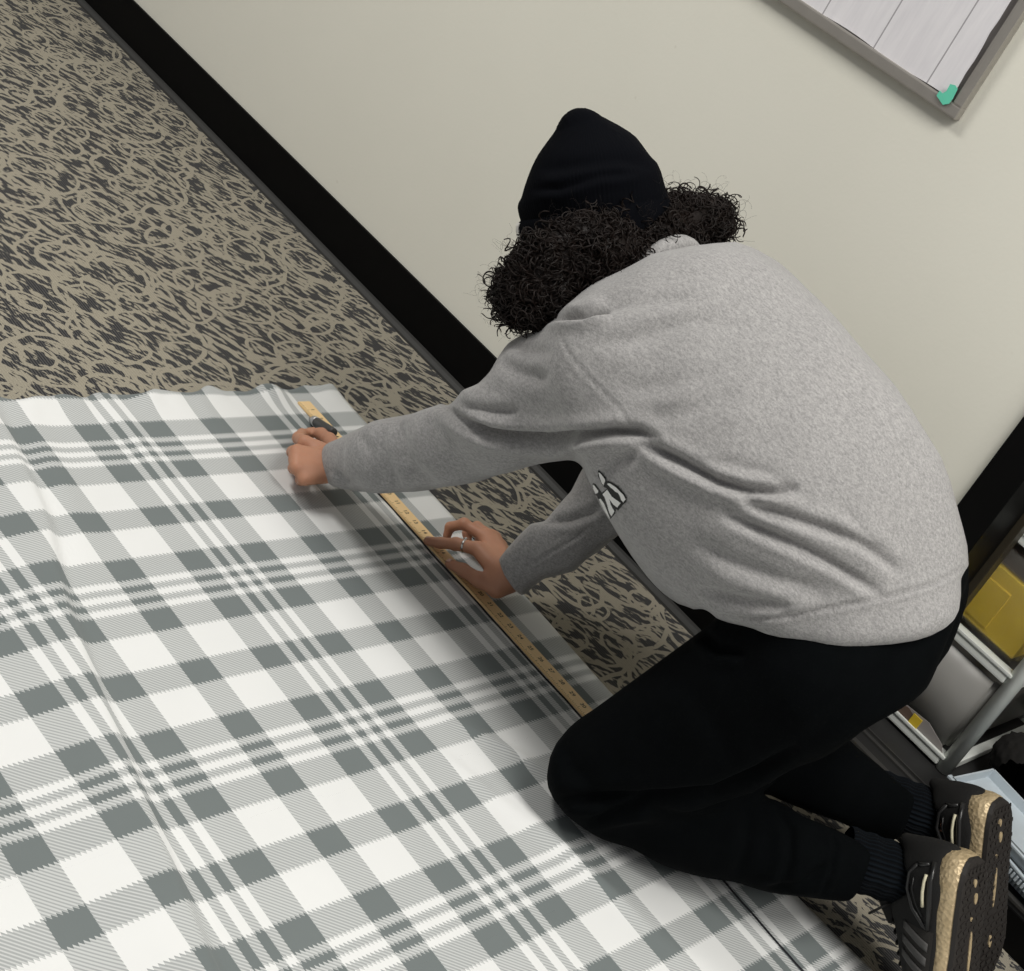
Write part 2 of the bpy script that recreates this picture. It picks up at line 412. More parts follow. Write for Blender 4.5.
# ------------------------------------------------------------------ setting
WY = 2.114
def quad_grid(x0, x1, y0, y1, nx, ny, zf=lambda x, y: 0): pass
def struct(o): o['kind'] = 'structure'; return o
struct(MB().box((-9, -2.2, -.05), (3.2, WY + .012, 0)).build('floor', M['carpet']))
XO, XJ = -.684, -.626          # outer and inner edge of the black door trim
XR = .66                       # right-hand jamb of the opening
b = MB().box((-9, WY, 0), (XO + .02, WY + .09, 2.7)).box((XR + .04, WY, 0), (3.2, WY + .09, 2.7)).box((XO, WY, 2.06), (XR + .06, WY + .09, 2.7))
struct(b.build('wall_back', M['wall']))
bb = struct(MB().box((-9, WY - .007, .0), (XO, WY, .1075), .002).build('baseboard_back', M['baseboard']))
lp = MB().prism([(0, 0), (-.016, 0), (-.015, .005), (-.008, .011), (0, .012)], 0, 9 + XO).v
v = [(-9 + p[2], WY - .007 + p[0], p[1]) for p in lp]
o = mesh_obj('baseboard_lip', v, MB().prism([(0, 0)] * 5, 0, 1).f, M['lip'], bb, False); o['label'] = 'grey toe lip of the black baseboard'
# closet opening, black trim
d = struct(MB().box((XO, WY - .012, 0), (XJ, WY + .09, 2.06), .002).box((XR, WY - .012, 0), (XR + .058, WY + .09, 2.06), .002).box((XJ, WY - .012, 2.0), (XR, WY + .09, 2.06), .002).build('door_1', M['trim']))
MB().box((XJ - .001, WY + .0905, .066), (XJ + .012, WY + .118, 2.0), .002).build('door_jamb', M['bronze'], d)
s = struct(MB().box((XJ, WY - .004, 0), (XR, WY + .75, .066)).build('trim_1', M['sill']))
MB().box((XJ, WY - .006, .0655), (XR, WY + .006, .0705), .001).box((XJ, WY + .040, .0655), (XR, WY + .048, .0700), .001).box((XJ, WY + .06, .0655), (XR, WY + .063, .0695)).build('door_track', M['track'], s)
MB().box((XJ, WY - .0085, .0), (XR, WY - .004, .058), .001).build('kick_board', M['trim'], s)
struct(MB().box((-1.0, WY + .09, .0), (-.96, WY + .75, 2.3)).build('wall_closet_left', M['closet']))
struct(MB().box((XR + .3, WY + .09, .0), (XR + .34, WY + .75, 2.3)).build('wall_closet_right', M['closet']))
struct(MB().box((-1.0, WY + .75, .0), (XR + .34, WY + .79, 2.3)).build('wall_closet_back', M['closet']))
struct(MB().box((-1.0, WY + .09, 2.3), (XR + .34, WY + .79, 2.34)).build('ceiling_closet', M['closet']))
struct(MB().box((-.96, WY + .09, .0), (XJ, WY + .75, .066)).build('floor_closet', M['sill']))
# notice board
NX1, NZ0, NX0, NZ1 = -1.034, .938, -2.25, 1.84
fr = empty('notice_board', (NX1 - .6, WY, NZ0)); tag(fr, 'wall board in a silver metal frame covered with whitewashed wood plank print', 'notice board')
def pk(o, p=fr): parent_keep(o, p); return o
def frame_bar(mb, a, b2, w):   # profile bar
    mb.box(a, b2, .004)
fb = MB()
fb.box((NX0, WY - .018, NZ0), (NX1, WY, NZ0 + .02), .003).box((NX0, WY - .018, NZ1 - .02), (NX1, WY, NZ1), .003)
fb.box((NX1 - .017, WY - .0185, NZ0 + .0175), (NX1, WY, NZ1), .004).box((NX0, WY - .018, NZ0), (NX0 + .017, WY, NZ1), .004)
pk(fb.build('frame', M['alu']))
pk(MB().box((NX0 + .015, WY - .008, NZ0 + .015), (NX1 - .015, WY - .001, NZ1 - .015)).build('board_panel', M['felt']))
# slightly wavy printed paper sheet
nx, nz = 60, 40; vs = []; fs = []
px0, px1, pz0, pz1 = NX0 + .018, NX1 - .027, NZ0 + .0205, NZ1 - .03
for j in range(nz + 1):
    for i in range(nx + 1):
        u, v = i / nx, j / nz; x = px0 + (px1 - px0) * u; z = pz0 + (pz1 - pz0) * v
        if i == nx: x += .0012 * math.sin(v * 31) + .001 * math.sin(v * 90)
        if j == 0: z += .0015 * math.sin(u * 40)
        vs.append((x, WY - .0135 - .0015 * math.sin(u * 13 + v * 4), z))
for j in range(nz):
    for i in range(nx): a = j * (nx + 1) + i; fs.append((a, a + 1, a + nx + 2, a + nx + 1))
o = pk(mesh_obj('paper_print', vs, fs, M['planks'], None, False)); sm = o.modifiers.new('t', 'SOLIDIFY'); sm.thickness = .0006
o['label'] = 'sheet printed with pale grey wood planks'
tp = [(-.011, -.004), (.006, -.010), (.0135, -.004), (.0145, .004), (.0125, .020), (.006, .0225), (-.002, .020), (-.001, .009), (-.0045, .003), (-.011, .0045)]
o = MB().prism([(x, y) for x, y in tp], 0, .0008).v
pts = [(-1.067 + p[0], WY - .0205 - p[2], NZ0 + .0195 + p[1]) for p in o]
o = mesh_obj('tape', pts, MB().prism([(0, 0)] * 10, 0, 1).f, M['tape'], None, False); pk(o); o['label'] = 'torn piece of teal tape holding the corner'
# ------------------------------------------------------------------ plaid cloth
SU, SV, OX, OY, YAW = .11609, .098603, -1.52831, 1.118058, .02581
cy_, sy_ = math.cos(YAW), math.sin(YAW)
def cloth():
    st = .0075; xs = np.arange(-1.72, .62, st); ys = np.arange(-.02, 1.80, st)
    U, Vv = np.meshgrid(np.linspace(0, 1, len(xs)), np.linspace(0, 1, len(ys)), indexing='ij')
    e1 = lambda t: -1.612 - .0265 * ((t - 1.1) / .68) + .0045 * np.sin(t * 27 + 1) + .004 * np.sin(t * 61) - .002 * np.sin(t * 113)
    # along y first
    yv = -.02 + (1.799 + .02) * Vv
    x0 = e1(yv); x1 = .60
    X = x0 + (x1 - x0) * U; Yt = 1.7905 + .0045 * np.sin(X * 4.1) + .001 * np.sin(X * 23)
    Yt = np.where(X > -.5, Yt + (X + .5) * .11, Yt); Yt -= .012 * np.exp(-((X + .69) / .12) ** 2) * 0
    Y = yv * (Yt + .02) / 1.819 + (-.02) * (1 - (Yt + .02) / 1.819)
    # hump and crease running down the left part
    cx = np.array([-1.80, -1.539, -1.342, -1.169, -1.025, -.784, -.5, .6]); cyy = np.array([1.12, 1.088, 1.054, .999, .968, .923, .87, .7])
    yc = np.interp(X, cx, cyy); d = Y - yc
    Z = .0035 + .017 * np.exp(-np.where(d < 0, (d / .085) ** 2, (d / .014) ** 2)) * np.clip((X + 1.75) * 3, .3, 1)
    Z += .006 * np.exp(-((d - .055) / .022) ** 2) * np.exp(-((X + 1.45) / .2) ** 2)
    Z += .003 * (np.sin(X * 7 + Y * 3) * np.sin(Y * 9 - X * 2) * .5 + .5) * np.clip((1.5 - Y) * 3, 0, 1)
    ed = X - x0
    Z += (.009 * np.clip(np.sin(Y * 27 + 1.2), 0, 1) + .007 * np.clip(np.sin(Y * 47), 0, 1)) * np.exp(-(ed / .035) ** 2)
    Z += .004 * np.exp(-((Y - 1.30) / .02) ** 2) * np.exp(-((X + 1.55) / .12) ** 2) + .005 * np.exp(-((Y - 1.47) / .012) ** 2) * np.exp(-((X + 1.61) / .05) ** 2)
    Z -= .0022 * np.exp(-((Yt - Y) / .01) ** 2) * 1.0
    # flat beneath the yardstick
    fl = np.clip(1 - np.abs(Y - 1.685) / .05, 0, 1); Z = Z * (1 - fl) + .0035 * fl
    # soft puckers beside knee
    for (kx, ky, a, w, L, an) in ((-.80, 1.50, .006, .012, .09, .6), (-.70, 1.43, .005, .012, .12, .3), (-.60, 1.47, .006, .012, .12, .2)):
        c, s = math.cos(an), math.sin(an); p = (X - kx) * c + (Y - ky) * s; q = -(X - kx) * s + (Y - ky) * c
        Z += a * np.exp(-(q / w) ** 2 - (p / L) ** 2)
    wx, wy = X - OX, Y - OY
    vv = (wx * cy_ + wy * sy_) / SV; uu = (-wx * sy_ + wy * cy_) / SU
    n0, n1 = X.shape; idx = np.arange(n0 * n1).reshape(n0, n1)
    F = np.stack([idx[:-1, :-1], idx[1:, :-1], idx[1:, 1:], idx[:-1, 1:]], -1).reshape(-1, 4)
    # line attribute: signed distance from the drawn line
    yl = np.interp(X, [-1.6, -1.547, -.821, -.3, .6], [1.6690, 1.6698, 1.6868, 1.6825, 1.69])
    ln = (Y - yl); ln = np.where(X < -1.545, 1, ln); ln = np.where((X > -.80) & (X < -.55), 1, ln)
    V = np.stack([X, Y, Z], -1).reshape(-1, 3)
    o = mesh_obj('plaid_fabric', V, F, M['plaid'], None, True, np.stack([uu, vv], -1).reshape(-1, 2))
    at = o.data.attributes.new('line', 'FLOAT', 'POINT'); at.data.foreach_set('value', ln.reshape(-1).astype(np.float32))
    sm = o.modifiers.new('t', 'SOLIDIFY'); sm.thickness = .0022; sm.offset = -1
    tag(o, 'white and grey plaid fleece fabric spread over the carpet under the kneeling person', 'fabric')
cloth()
# ------------------------------------------------------------------ yardstick
def ruler():
    a = np.array([-1.592, 1.6705]); bdir = nrm(np.array([-.821, 1.6885]) - a); L = .9144; W = .027; T = .0042
    m = Matrix(((bdir[0], -bdir[1], 0, a[0]), (bdir[1], bdir[0], 0, a[1]), (0, 0, 1, .0042), (0, 0, 0, 1)))
    bm = bmesh.new(); bmesh.ops.create_cube(bm, size=1)
    for v in bm.verts: v.co = Vector(((v.co.x + .5) * L, (v.co.y + .5) * W, (v.co.z + .5) * T))
    bmesh.ops.bevel(bm, geom=bm.edges[:], offset=.0007, segments=2, affect='EDGES')
    o = MB().bm(bm).build('yardstick', M['wood']); o.matrix_world = m
    tag(o, 'wooden yardstick lying on the plaid fabric under both hands', 'ruler')
    mk = MB()
    for i in range(1, 36 * 8):
        x = i * .0254 / 8; h = .008 if i % 8 == 0 else (.0055 if i % 4 == 0 else (.004 if i % 2 == 0 else .003))
        w = .0003
        mk.box((x - w, .0012, T - .0002), (x + w, .0012 + h * .7, T + .00012))
    g = mk.build('inch_marks', M['ink'], o)
    for i in range(1, 36):
        V = []; Fc = []
        cu = bpy.data.curves.new('n', 'FONT'); cu.body = str(i); cu.size = .0105; cu.align_x = 'CENTER'; cu.align_y = 'CENTER'; cu.offset = .0002
        to = bpy.data.objects.new('n', cu); COL.objects.link(to); bpy.context.view_layer.update()
        me = bpy.data.meshes.new_from_object(to.evaluated_get(bpy.context.evaluated_depsgraph_get()))
        bs = len(V); 
        for v in me.vertices: V.append((i * .0254 + v.co.x, .0152 + v.co.y, T + .00015))
        for p in me.polygons: Fc.append(tuple(bs + k for k in p.vertices))
        bpy.data.meshes.remove(me); bpy.data.objects.remove(to); bpy.data.curves.remove(cu)
        mesh_obj('numeral', V, Fc, M['ink'], o, False)
    return m
RM = ruler()
# ------------------------------------------------------------------ marker pen in the left fist
def marker():
    tip = np.array([-1.546, 1.668, .006]); ax = nrm(np.array([.85, -.27, .36])) 
    a = tip
    Y = Vector(ax); X = Vector((0, 1, 0)).cross(Y).normalized(); Zv = X.cross(Y)
    m = Matrix((( X.x, Zv.x, Y.x, a[0]), (X.y, Zv.y, Y.y, a[1]), (X.z, Zv.z, Y.z, a[2]), (0, 0, 0, 1)))
    def lathe(prof, n=24):
        mb = MB(); vs = []; fs = []
        for z, r in prof:
            for k in range(n): t = 2 * math.pi * k / n; vs.append((r * math.cos(t), r * math.sin(t), z))
        for i in range(len(prof) - 1):
            for k in range(n): fs.append((i * n + k, i * n + (k + 1) % n, (i + 1) * n + (k + 1) % n, (i + 1) * n + k))
        fs.append(tuple(range(n))[::-1]); fs.append(tuple((len(prof) - 1) * n + k for k in range(n)))
        return mb.add(vs, fs)
    o = lathe([(.026, .0078), (.028, .0085), (.085, .0085), (.096, .0080), (.098, .006)]).build('marker_pen', M['marker'], None, True); o.matrix_world = m
    tag(o, 'dark grey marker pen with a silver collar held in the left fist against the yardstick', 'marker pen')
    p = lathe([(.006, .0035), (.009, .0052), (.0125, .0070), (.014, .0086), (.026, .0088), (.0265, .0078)]).build('collar', M['silver'], o, True); p['label'] = 'silver collar'
    lathe([(-.003, .0010), (-.001, .0018), (.007, .0022)]).build('nib', M['ink'], o, True)
marker()
# ------------------------------------------------------------------ closet contents
def drawer_tower():
    x0, x1, y0, y1 = -.80, -.488, WY + .142, WY + .50
    t = empty('drawer_tower', ((x0 + x1) / 2, (y0 + y1) / 2, .066)); tag(t, 'white plastic drawer tower with grey and yellow-filled drawers in the closet', 'storage drawers')
    P = lambda o: (parent_keep(o, t), o)[1]
    z0 = .068
    f = MB()
    for x in (x0, x1):
        for y in (y0, y1): P(MB().tube([(x, y, z0), (x, y, .72)], .0135, 12).build('post', M['white_plastic'], None, True))
    for zz in (z0 + .004, .258, .452, .646):
        r = MB(); r.box((x0 + .01, y0 - .012, zz), (x1 - .0115, y0 + .012, zz + .020), .003).box((x0, y1 - .01, zz), (x1, y1 + .01, zz + .015), .002)
        r.box((x0 - .008, y0, zz), (x0 + .008, y1, zz + .015), .002).box((x1 - .008, y0, zz), (x1 + .008, y1, zz + .015), .002)
        P(r.build('shelf_frame', M['white_plastic']))
        r2 = MB().box((x0 + .012, y0 - .0145, zz + .016), (x1 - .006, y0 - .006, zz + .0215), .0015); P(r2.build('rail_lip', M['white_plastic']))
    def drawer(zb, zt, mat, nm, lab):
        bm = bmesh.new(); bmesh.ops.create_cube(bm, size=1)
        a = Vector((x0 + .016, y0 - .004, zb)); b2 = Vector((x1 - .016, y1 - .01, zt))
        for v in bm.verts:
            k = .006 if v.co.z < 0 else 0
            v.co = Vector([(a[i] + b2[i]) / 2 + v.co[i] * (b2[i] - a[i] - (k if i < 2 else 0)) for i in range(3)])
        top = [f2 for f2 in bm.faces if f2.normal.z > .9]; bmesh.ops.delete(bm, geom=top, context='FACES')
        bmesh.ops.bevel(bm, geom=[e for e in bm.edges if not e.is_boundary], offset=.008, segments=3, affect='EDGES')
        o = P(MB().bm(bm).build(nm, mat, None, True)); s = o.modifiers.new('s', 'SOLIDIFY'); s.thickness = .0022
        o['label'] = lab; return o
    d1 = drawer(.094, .246, M['grey_drawer'], 'drawer', 'translucent grey drawer')
    d2 = drawer(.286, .436, M['clear'], 'drawer', 'clear drawer holding yellow paper')
    d3 = drawer(.480, .630, M['grey_drawer'], 'drawer', 'upper grey drawer')
    return x0, x1, y0, y1
x0, x1, y0, y1 = drawer_tower()
o = MB().box((x0 + .028, y0 + .006, .292), (x1 - .028, y1 - .06, .398), .003).build('paper_stack', M['yellow']); tag(o, 'yellow paper stack inside the clear drawer above the grey drawer', 'paper')
MB().box((x0 + .07, y0 + .0035, .302), (x1 - .09, y0 + .0065, .372), .001).build('top_folder', M['yellow'], o)
o = MB().box((x0 + .028, y0 + .012, .4), (x1 - .03, y1 - .06, .434), .003).build('folder', M['smoke']); tag(o, 'mauve brown folder lying over the yellow paper stack', 'folder')
# sheets poking out at the foot of the grey drawer
o = MB().prism([(-.66, .090), (-.500, .090), (-.512, .104), (-.55, .117), (-.60, .112), (-.66, .104)], 0, .0012).v
f5 = MB().prism([(0, 0)] * 6, 0, 1).f
o = mesh_obj('paper_sheet', [(p[0], y0 - .0075 - p[2], p[1]) for p in o], f5, M['felt'], None, False); tag(o, 'grey card leaning in front of the bottom drawer', 'card')
o = MB().prism([(-.64, .093), (-.578, .093), (-.578, .108), (-.590, .112), (-.64, .100)], 0, .001).v
o = mesh_obj('paper_sheet', [(p[0], y0 - .0095 - p[2], p[1]) for p in o], MB().prism([(0, 0)] * 5, 0, 1).f, M['brownpaper'], None, False); tag(o, 'brown card tucked at the foot of the bottom drawer', 'card')
o = MB().box((-.578, y0 - .0115, .093), (-.560, y0 - .0095, .112)).build('paper_tab', M['yellow']); tag(o, 'small yellow paper tab at the foot of the bottom drawer', 'paper tab')
# right of the tower: storage box, plush, stacked trays
def tilt_box(name, lo, hi, mat, rot=(0, 0, 0), bev=.004, loc=(0, 0, 0)):
    o = MB().box(lo, hi, bev).build(name, mat, None, False); o.rotation_euler = rot; o.location = loc; return o
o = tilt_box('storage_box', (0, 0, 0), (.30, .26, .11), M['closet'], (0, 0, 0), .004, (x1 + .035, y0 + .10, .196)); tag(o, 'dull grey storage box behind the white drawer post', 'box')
MB().box((-.003, -.003, .088), (.303, .263, .114), .004).build('lid', M['grey_drawer'], o)
# plush bundle
def plush(P):
    d = None
    for i, (cx, cyc, cz, r) in enumerate([(-.40, y0 + .10, .128, .055), (-.31, y0 + .12, .128, .055), (-.22, y0 + .17, .128, .055), (-.13, y0 + .18, .128, .05)]):
        q = P - np.array([cx, cyc, cz], np.float32); k = np.sqrt((q * q / np.array([1.3, 1, .95]) ** 2).sum(1)) - r; d = k if d is None else smin(d, k, .03)
    return d + .004 * np.sin(P[:, 0] * 260) * np.sin(P[:, 1] * 240) * np.sin(P[:, 2] * 250)
V, Fq = sdf_mesh(plush, (-.5, y0 + .05, .06), (-.04, y0 + .26, .22), .005)
o = mesh_obj('plush_bundle', V, Fq, M['fuzzy']); tag(o, 'black fuzzy bundle under the grey box in the closet', 'bundle')
def tray(loc, rz, name='plastic_tray', w=.34, dp=.125, h=.0195, rx=0):
    mb = MB(); t = .003
    mb.box((0, 0, 0), (w, dp, t)).box((0, 0, 0), (w, t, h)).box((0, dp - t, 0), (w, dp, h)).box((0, 0, 0), (t, dp, h)).box((w - t, 0, 0), (w, dp, h))
    mb.box((-.005, -.006, h - .004), (w + .005, .004, h), .001)
    o = mb.build(name, M['grey_plastic']); o.location = loc; o.rotation_euler = (rx, 0, rz); return o
TL = ['topmost pale grey plastic tray of the closet stack', 'middle pale grey plastic tray of the closet stack', 'lowest pale grey plastic tray resting on the closet floor']
for i, (dx, z, rz) in enumerate([(-.446, .1080, -7), (-.425, .0875, -11), (-.436, .067, -4)]):
    o = tray((dx, WY + .032 + .004 * i, z), math.radians(rz)); tag(o, TL[i], 'tray', 'pale grey trays stacked in the closet')
    if i > 0:
        c = MB()
        for k in range(46): c.box((.012 + k * .007, -.007, .004), (.0155 + k * .007, -.0005, .013))
        q = c.build('comb_edge', M['grey_plastic'], o)
# ------------------------------------------------------------------ the kneeling person
A = lambda *v: np.array(v, float)
# joints
HIPC = A(-.50, 1.665, .45); KL = A(-.668, 1.532, .074); KR = A(-.70, 1.765, .074)
AL = A(*Jz((905, 876), .158)); AR = A(*Jz((934, 818), .158))
HL = A(-.535, 1.575, .415); HR = A(-.55, 1.755, .415)
SL = A(-.965, 1.495, .535); SR = A(-.985, 1.82, .53)
EL = A(-1.135, 1.545, .285); WL = A(*Jz((342, 464), .068))
ER = A(-1.02, 1.83, .262); WR = A(*Jz((507, 577), .052))
SP = [A(-.55, 1.665, .455), A(-.68, 1.66, .515), A(-.84, 1.66, .53), A(-.96, 1.66, .565), A(-1.045, 1.66, .60)]
HU = nrm([-.57, -.19, .80]); HF = A(-.75, -.02, -.6); HF = nrm(HF - HU * (HF @ HU)); HR_ = nrm(np.cross(HF, HU)); HC = A(-1.18, 1.655, .60)
HAX = np.stack([HR_, HF, HU])
LAT = A(0, 1, 0)
# shoe frames
ST = nrm([.41, .0, -.91]); ST_L = nrm([.52, .02, -.85]); ST_R = nrm([.52, .02, -.85])
def shoe_frame(ank, T, yaw):
    T = nrm(T); U = nrm(A(-.85, yaw, -.52)); U = nrm(U - T * (U @ T)); B = np.cross(U, T)   # B = lateral (right-hand: x=T,y=B,z=U)
    O = ank - T * .055 - U * .100
    return T, B, U, O
FL_ = shoe_frame(AL, ST_L, .05); FR_ = shoe_frame(AR, ST_R, .05)
# hands: (finger base .. tip) points
def hp(px, z): return A(*Jz(px, z))
RH = dict(w=WR, thumb=[hp((497, 588), .036), hp((479, 580), .031), hp((463, 570), .024), hp((450, 564), .0165)],
          f=[[hp((478, 549), .052), hp((456, 544), .036), hp((441, 543), .022), hp((428, 541), .0155)],
             [hp((485, 537), .055), hp((464, 524), .050), hp((450, 527), .028), hp((447, 536), .0135)],
             [hp((494, 538), .048), hp((477, 527), .040), hp((467, 533), .020), hp((468, 541), .0115)],
             [hp((501, 546), .038), hp((487, 537), .026), hp((479, 541), .013), hp((480, 547), .0105)]])
LH = dict(w=WL, thumb=[hp((336, 450), 0.051), hp((329, 440), 0.040), hp((321, 434), 0.029), hp((313, 431), 0.019)],
          f=[[hp((305, 443), 0.063), hp((299, 438), 0.041), hp((302, 434), 0.023), hp((309, 433), 0.015)],
             [hp((297, 452), 0.065), hp((293, 452), 0.041), hp((297, 452), 0.021), hp((306, 450), 0.017)],
             [hp((297, 467), 0.059), hp((294, 468), 0.035), hp((299, 467), 0.016), hp((308, 463), 0.013)],
             [hp((304, 479), 0.049), hp((301, 480), 0.028), hp((305, 478), 0.012), hp((314, 473), 0.012)]])
LH['e'] = nrm(EL - WL); RH['e'] = nrm(ER - WR)
def hand_sdf(P, H):
    w = H['w']; d = None
    rb = [.0125, .0125, .0118, .0105]
    for i, fg in enumerate(H['f']):
        wi = w + (fg[0] - w) * .05 + (fg[0] - H['f'][1][0]) * .25
        c = cone(P, wi, fg[0], .0165, rb[i]); d = c if d is None else smin(d, c, .014)
    mid = cone(P, w, (H['f'][1][0] + H['f'][2][0]) / 2, .018, .013); d = smin(d, mid, .012)
    d = smin(d, cone(P, w + H['e'] * .04, w, .023, .0200), .02)
    rr = [(.0112, .0098, .0090, .0076), (.0105, .0092, .0082, .0070), (.0100, .0086, .0078, .0066), (.0090, .0078, .0070, .0060)]
    for fg, r in zip(H['f'], rr):
        f = chain(P, fg, r, .004); f = smin(f, np.sqrt(((P - fg[1]) ** 2).sum(1)) - r[1] * 1.07, .004)
        d = smin(d, f, .0045)
    t = chain(P, [w + (H['thumb'][0] - w) * .3] + H['thumb'], (.017, .0150, .0118, .0102, .0082), .006)
    return smin(d, t, .011)
def head_sdf(P):
    d = ellip(P, HC + HU * .015 - HF * .005, HAX, (.074, .094, .098))
    d = smin(d, ellip(P, HC + HF * .045 - HU * .045, HAX, (.056, .052, .070)), .03)       # face
    d = smin(d, cone(P, HC + HF * .035 - HU * .085, HC + HF * .075 - HU * .100, .042, .018), .03)    # jaw, chin
    d = smin(d, cone(P, HC + HF * .090 - HU * .000, HC + HF * .115 - HU * .036, .009, .0125), .012)    # nose
    for s in (-1, 1):
        e = np.sqrt(((P - (HC + HR_ * (s * .032) + HF * .108 + HU * .002)) ** 2).sum(1)) - .017; d = smax(d, -e, .012)
        d = smin(d, cone(P, HC + HR_ * (s * .018) + HF * .100 + HU * .016, HC + HR_ * (s * .045) + HF * .084 + HU * .016, .006, .006), .01)
        d = smin(d, cone(P, HC + HR_ * (s * .006) + HF * .099 - HU * .062, HC + HR_ * (s * .022) + HF * .092 - HU * .061, .0062, .004), .005)
        d = smin(d, cone(P, HC + HR_ * (s * .006) + HF * .098 - HU * .071, HC + HR_ * (s * .018) + HF * .092 - HU * .070, .0068, .004), .005)
        ear = ellip(P, HC + HR_ * (s * .079) - HF * .008 - HU * .015, HAX, (.009, .018, .032)); d = smin(d, ear, .008)
    return d
PL = [(700, 590), (684, 617), (662, 633), (648, 644), (636, 655), (622, 669), (609, 685), (592, 701), (578, 716), (566, 730), (556, 743), (550, 756), (547.5, 769), (546.5, 778), (548, 788), (554, 800), (565, 814), (576, 823), (587, 831), (602, 842), (618, 852), (640, 863), (662, 872), (684, 878), (706, 883), (732, 888), (758, 892), (785, 895), (811, 898), (836, 903), (850, 905), (872, 900), (880, 852), (868, 848), (852, 838), (837, 830), (820, 823), (802, 816), (788, 806), (776, 800), (765, 797), (762, 790), (800, 762), (830, 742), (848, 729), (855, 723), (873, 712), (890, 703), (906, 693), (921, 681), (933, 665), (943, 647), (951, 631), (957, 613), (975, 560), (900, 500), (760, 520)]
PRT = [(700, 590), (684, 617), (609, 690), (560, 760), (600, 820), (720, 790), (770, 795), (780, 800), (795, 806), (810, 812), (825, 817), (840, 822), (861, 833), (882, 851), (900, 865), (960, 870), (935, 800), (920, 797), (906, 789), (892, 777), (879, 765), (858, 748), (845, 733), (870, 712), (900, 690), (943, 647), (975, 560), (900, 500), (760, 520)]
def body_sdf(P):
    P = P.astype(np.float32)
    d = sweep(P, [A(-.585, 1.665, .46)] + SP[1:], [(.120, .085), (.125, .105), (.145, .110), (.150, .085), (.06, .06)], LAT)
    d = smin(d, cone(P, SP[4], HC - HF * .02 - HU * .03, .056, .055), .03)
    d = smin(d, head_sdf(P), .03)
    for s, e, w in ((SL, EL, WL), (SR, ER, WR)):
        d = smin(d, cone(P, s + (SP[3] - s) * .25, e, .055, .038), .04); d = smin(d, cone(P, e, w + (w - e) * -.04, .039, .024), .02)
    for h, k, a in ((HL, KL, AL), (HR, KR, AR)):
        g_ = cone(P, h, k, .076, .048); g_ = smin(g_, cone(P, k, a, .046, .028), .02); g_ = clip(P, g_ - .002, PL if h is HL else PRT, .01) + .008; d = smin(d, g_, .02)
    d = smin(d, clip(P, ellip(P, HIPC + A(-.045, 0, -.01), np.eye(3), (.085, .13, .085)), PL, .01) + .010, .03)
    for T, B, U, O in (FL_, FR_):
        d = smin(d, cone(P, O + T * .04 + U * .055, O + T * .20 + U * .030, .031, .020), .03)
        d = smin(d, cone(P, O + T * .055 + U * .10, O + T * .05 + U * .055, .027, .027), .01)
    m = np.full(len(P), 1e3, np.float32)
    for H in (LH, RH):
        c = H['f'][2][0]; k = ((P - c) ** 2).sum(1) < .2 ** 2
        if k.any():
            m[k] = np.minimum(m[k], hand_sdf(P[k], H))
        far = ~k; m[far] = np.minimum(m[far], np.sqrt(((P[far] - c) ** 2).sum(1)) - .12)
    return smin(d, m, .008)
V, Fq = sdf_mesh(body_sdf, (-1.50, 1.36, -.02), (-.08, 2.06, .84), .0026)
person = mesh_obj('person', V, Fq, M['skin'])
tag(person, 'person in a black beanie and grey sweatshirt kneeling and measuring the plaid fabric', 'person')
def K(o): o.parent = person; return o
# eyes
for s in (-1, 1):
    bm = bmesh.new(); bmesh.ops.create_uvsphere(bm, u_segments=16, v_segments=12, radius=.0115, matrix=Matrix.Translation(Vector(HC + HR_ * (s * .032) + HF * .088 + HU * .002)))
    K(MB().bm(bm).build('eye', M['paper'], None, True))
# thumb and finger nails
def nail(tip, prev, up, r, w):
    ax = nrm(tip - prev); n = nrm(up - ax * (up @ ax)); s = np.cross(ax, n); vs = []; fs = []
    for i in range(7):
        for j in range(5):
            u = (i / 6 - .35) * w * 1.5; v = (j / 4 - .5) * 2 * w * .55 * (1 - .25 * abs(i / 6 - .5))
            vs.append(tip + ax * u * .8 + s * v + n * (math.sqrt(max(r * r - v * v, 0)) + .0003 - max(u, 0) ** 2 * 60))
    for i in range(6):
        for j in range(4): a = i * 5 + j; fs.append((a, a + 5, a + 6, a + 1))
    o = mesh_obj('nail', vs, fs, M['nail']); o.modifiers.new('s', 'SOLIDIFY').thickness = .0006; return K(o)
nail(RH['thumb'][3], RH['thumb'][2], A(-.35, -.45, .8), .0084, .0075)
nail(RH['f'][0][3], RH['f'][0][2], A(0, .1, 1), .0070, .006)
# ring on the pointing finger
a, b = RH['f'][0][0], RH['f'][0][1]; c = a + (b - a) * .62; ax = nrm(b - a)
def torus(c, ax, R, r, flat=1.0, n=40, m=10):
    ax = Vector(ax); u = ax.orthogonal().normalized(); w = ax.cross(u); mb = MB(); vs = []; fs = []
    for i in range(n):
        t = 2 * math.pi * i / n; dr = u * math.cos(t) + w * math.sin(t)
        for j in range(m):
            p = 2 * math.pi * j / m; vs.append(Vector(c) + dr * (R + r * math.cos(p)) + ax * (r * flat * math.sin(p)))
    for i in range(n):
        for j in range(m): fs.append((i * m + j, ((i + 1) % n) * m + j, ((i + 1) % n) * m + (j + 1) % m, i * m + (j + 1) % m))
    return mb.add(vs, fs)
ring = K(torus(c, ax, .0103, .0011, 2.0).build('ring', M['steel'], None, True)); ring['label'] = 'silver ring'
g = Vector(c) + Vector(nrm(A(-.1, .35, .9) - ax * (A(-.1, .35, .9) @ ax))) * .0112
bm = bmesh.new(); bmesh.ops.create_icosphere(bm, subdivisions=2, radius=.0032, matrix=Matrix.Translation(g)); MB().bm(bm).build('ring_stone', M['steel'], ring)
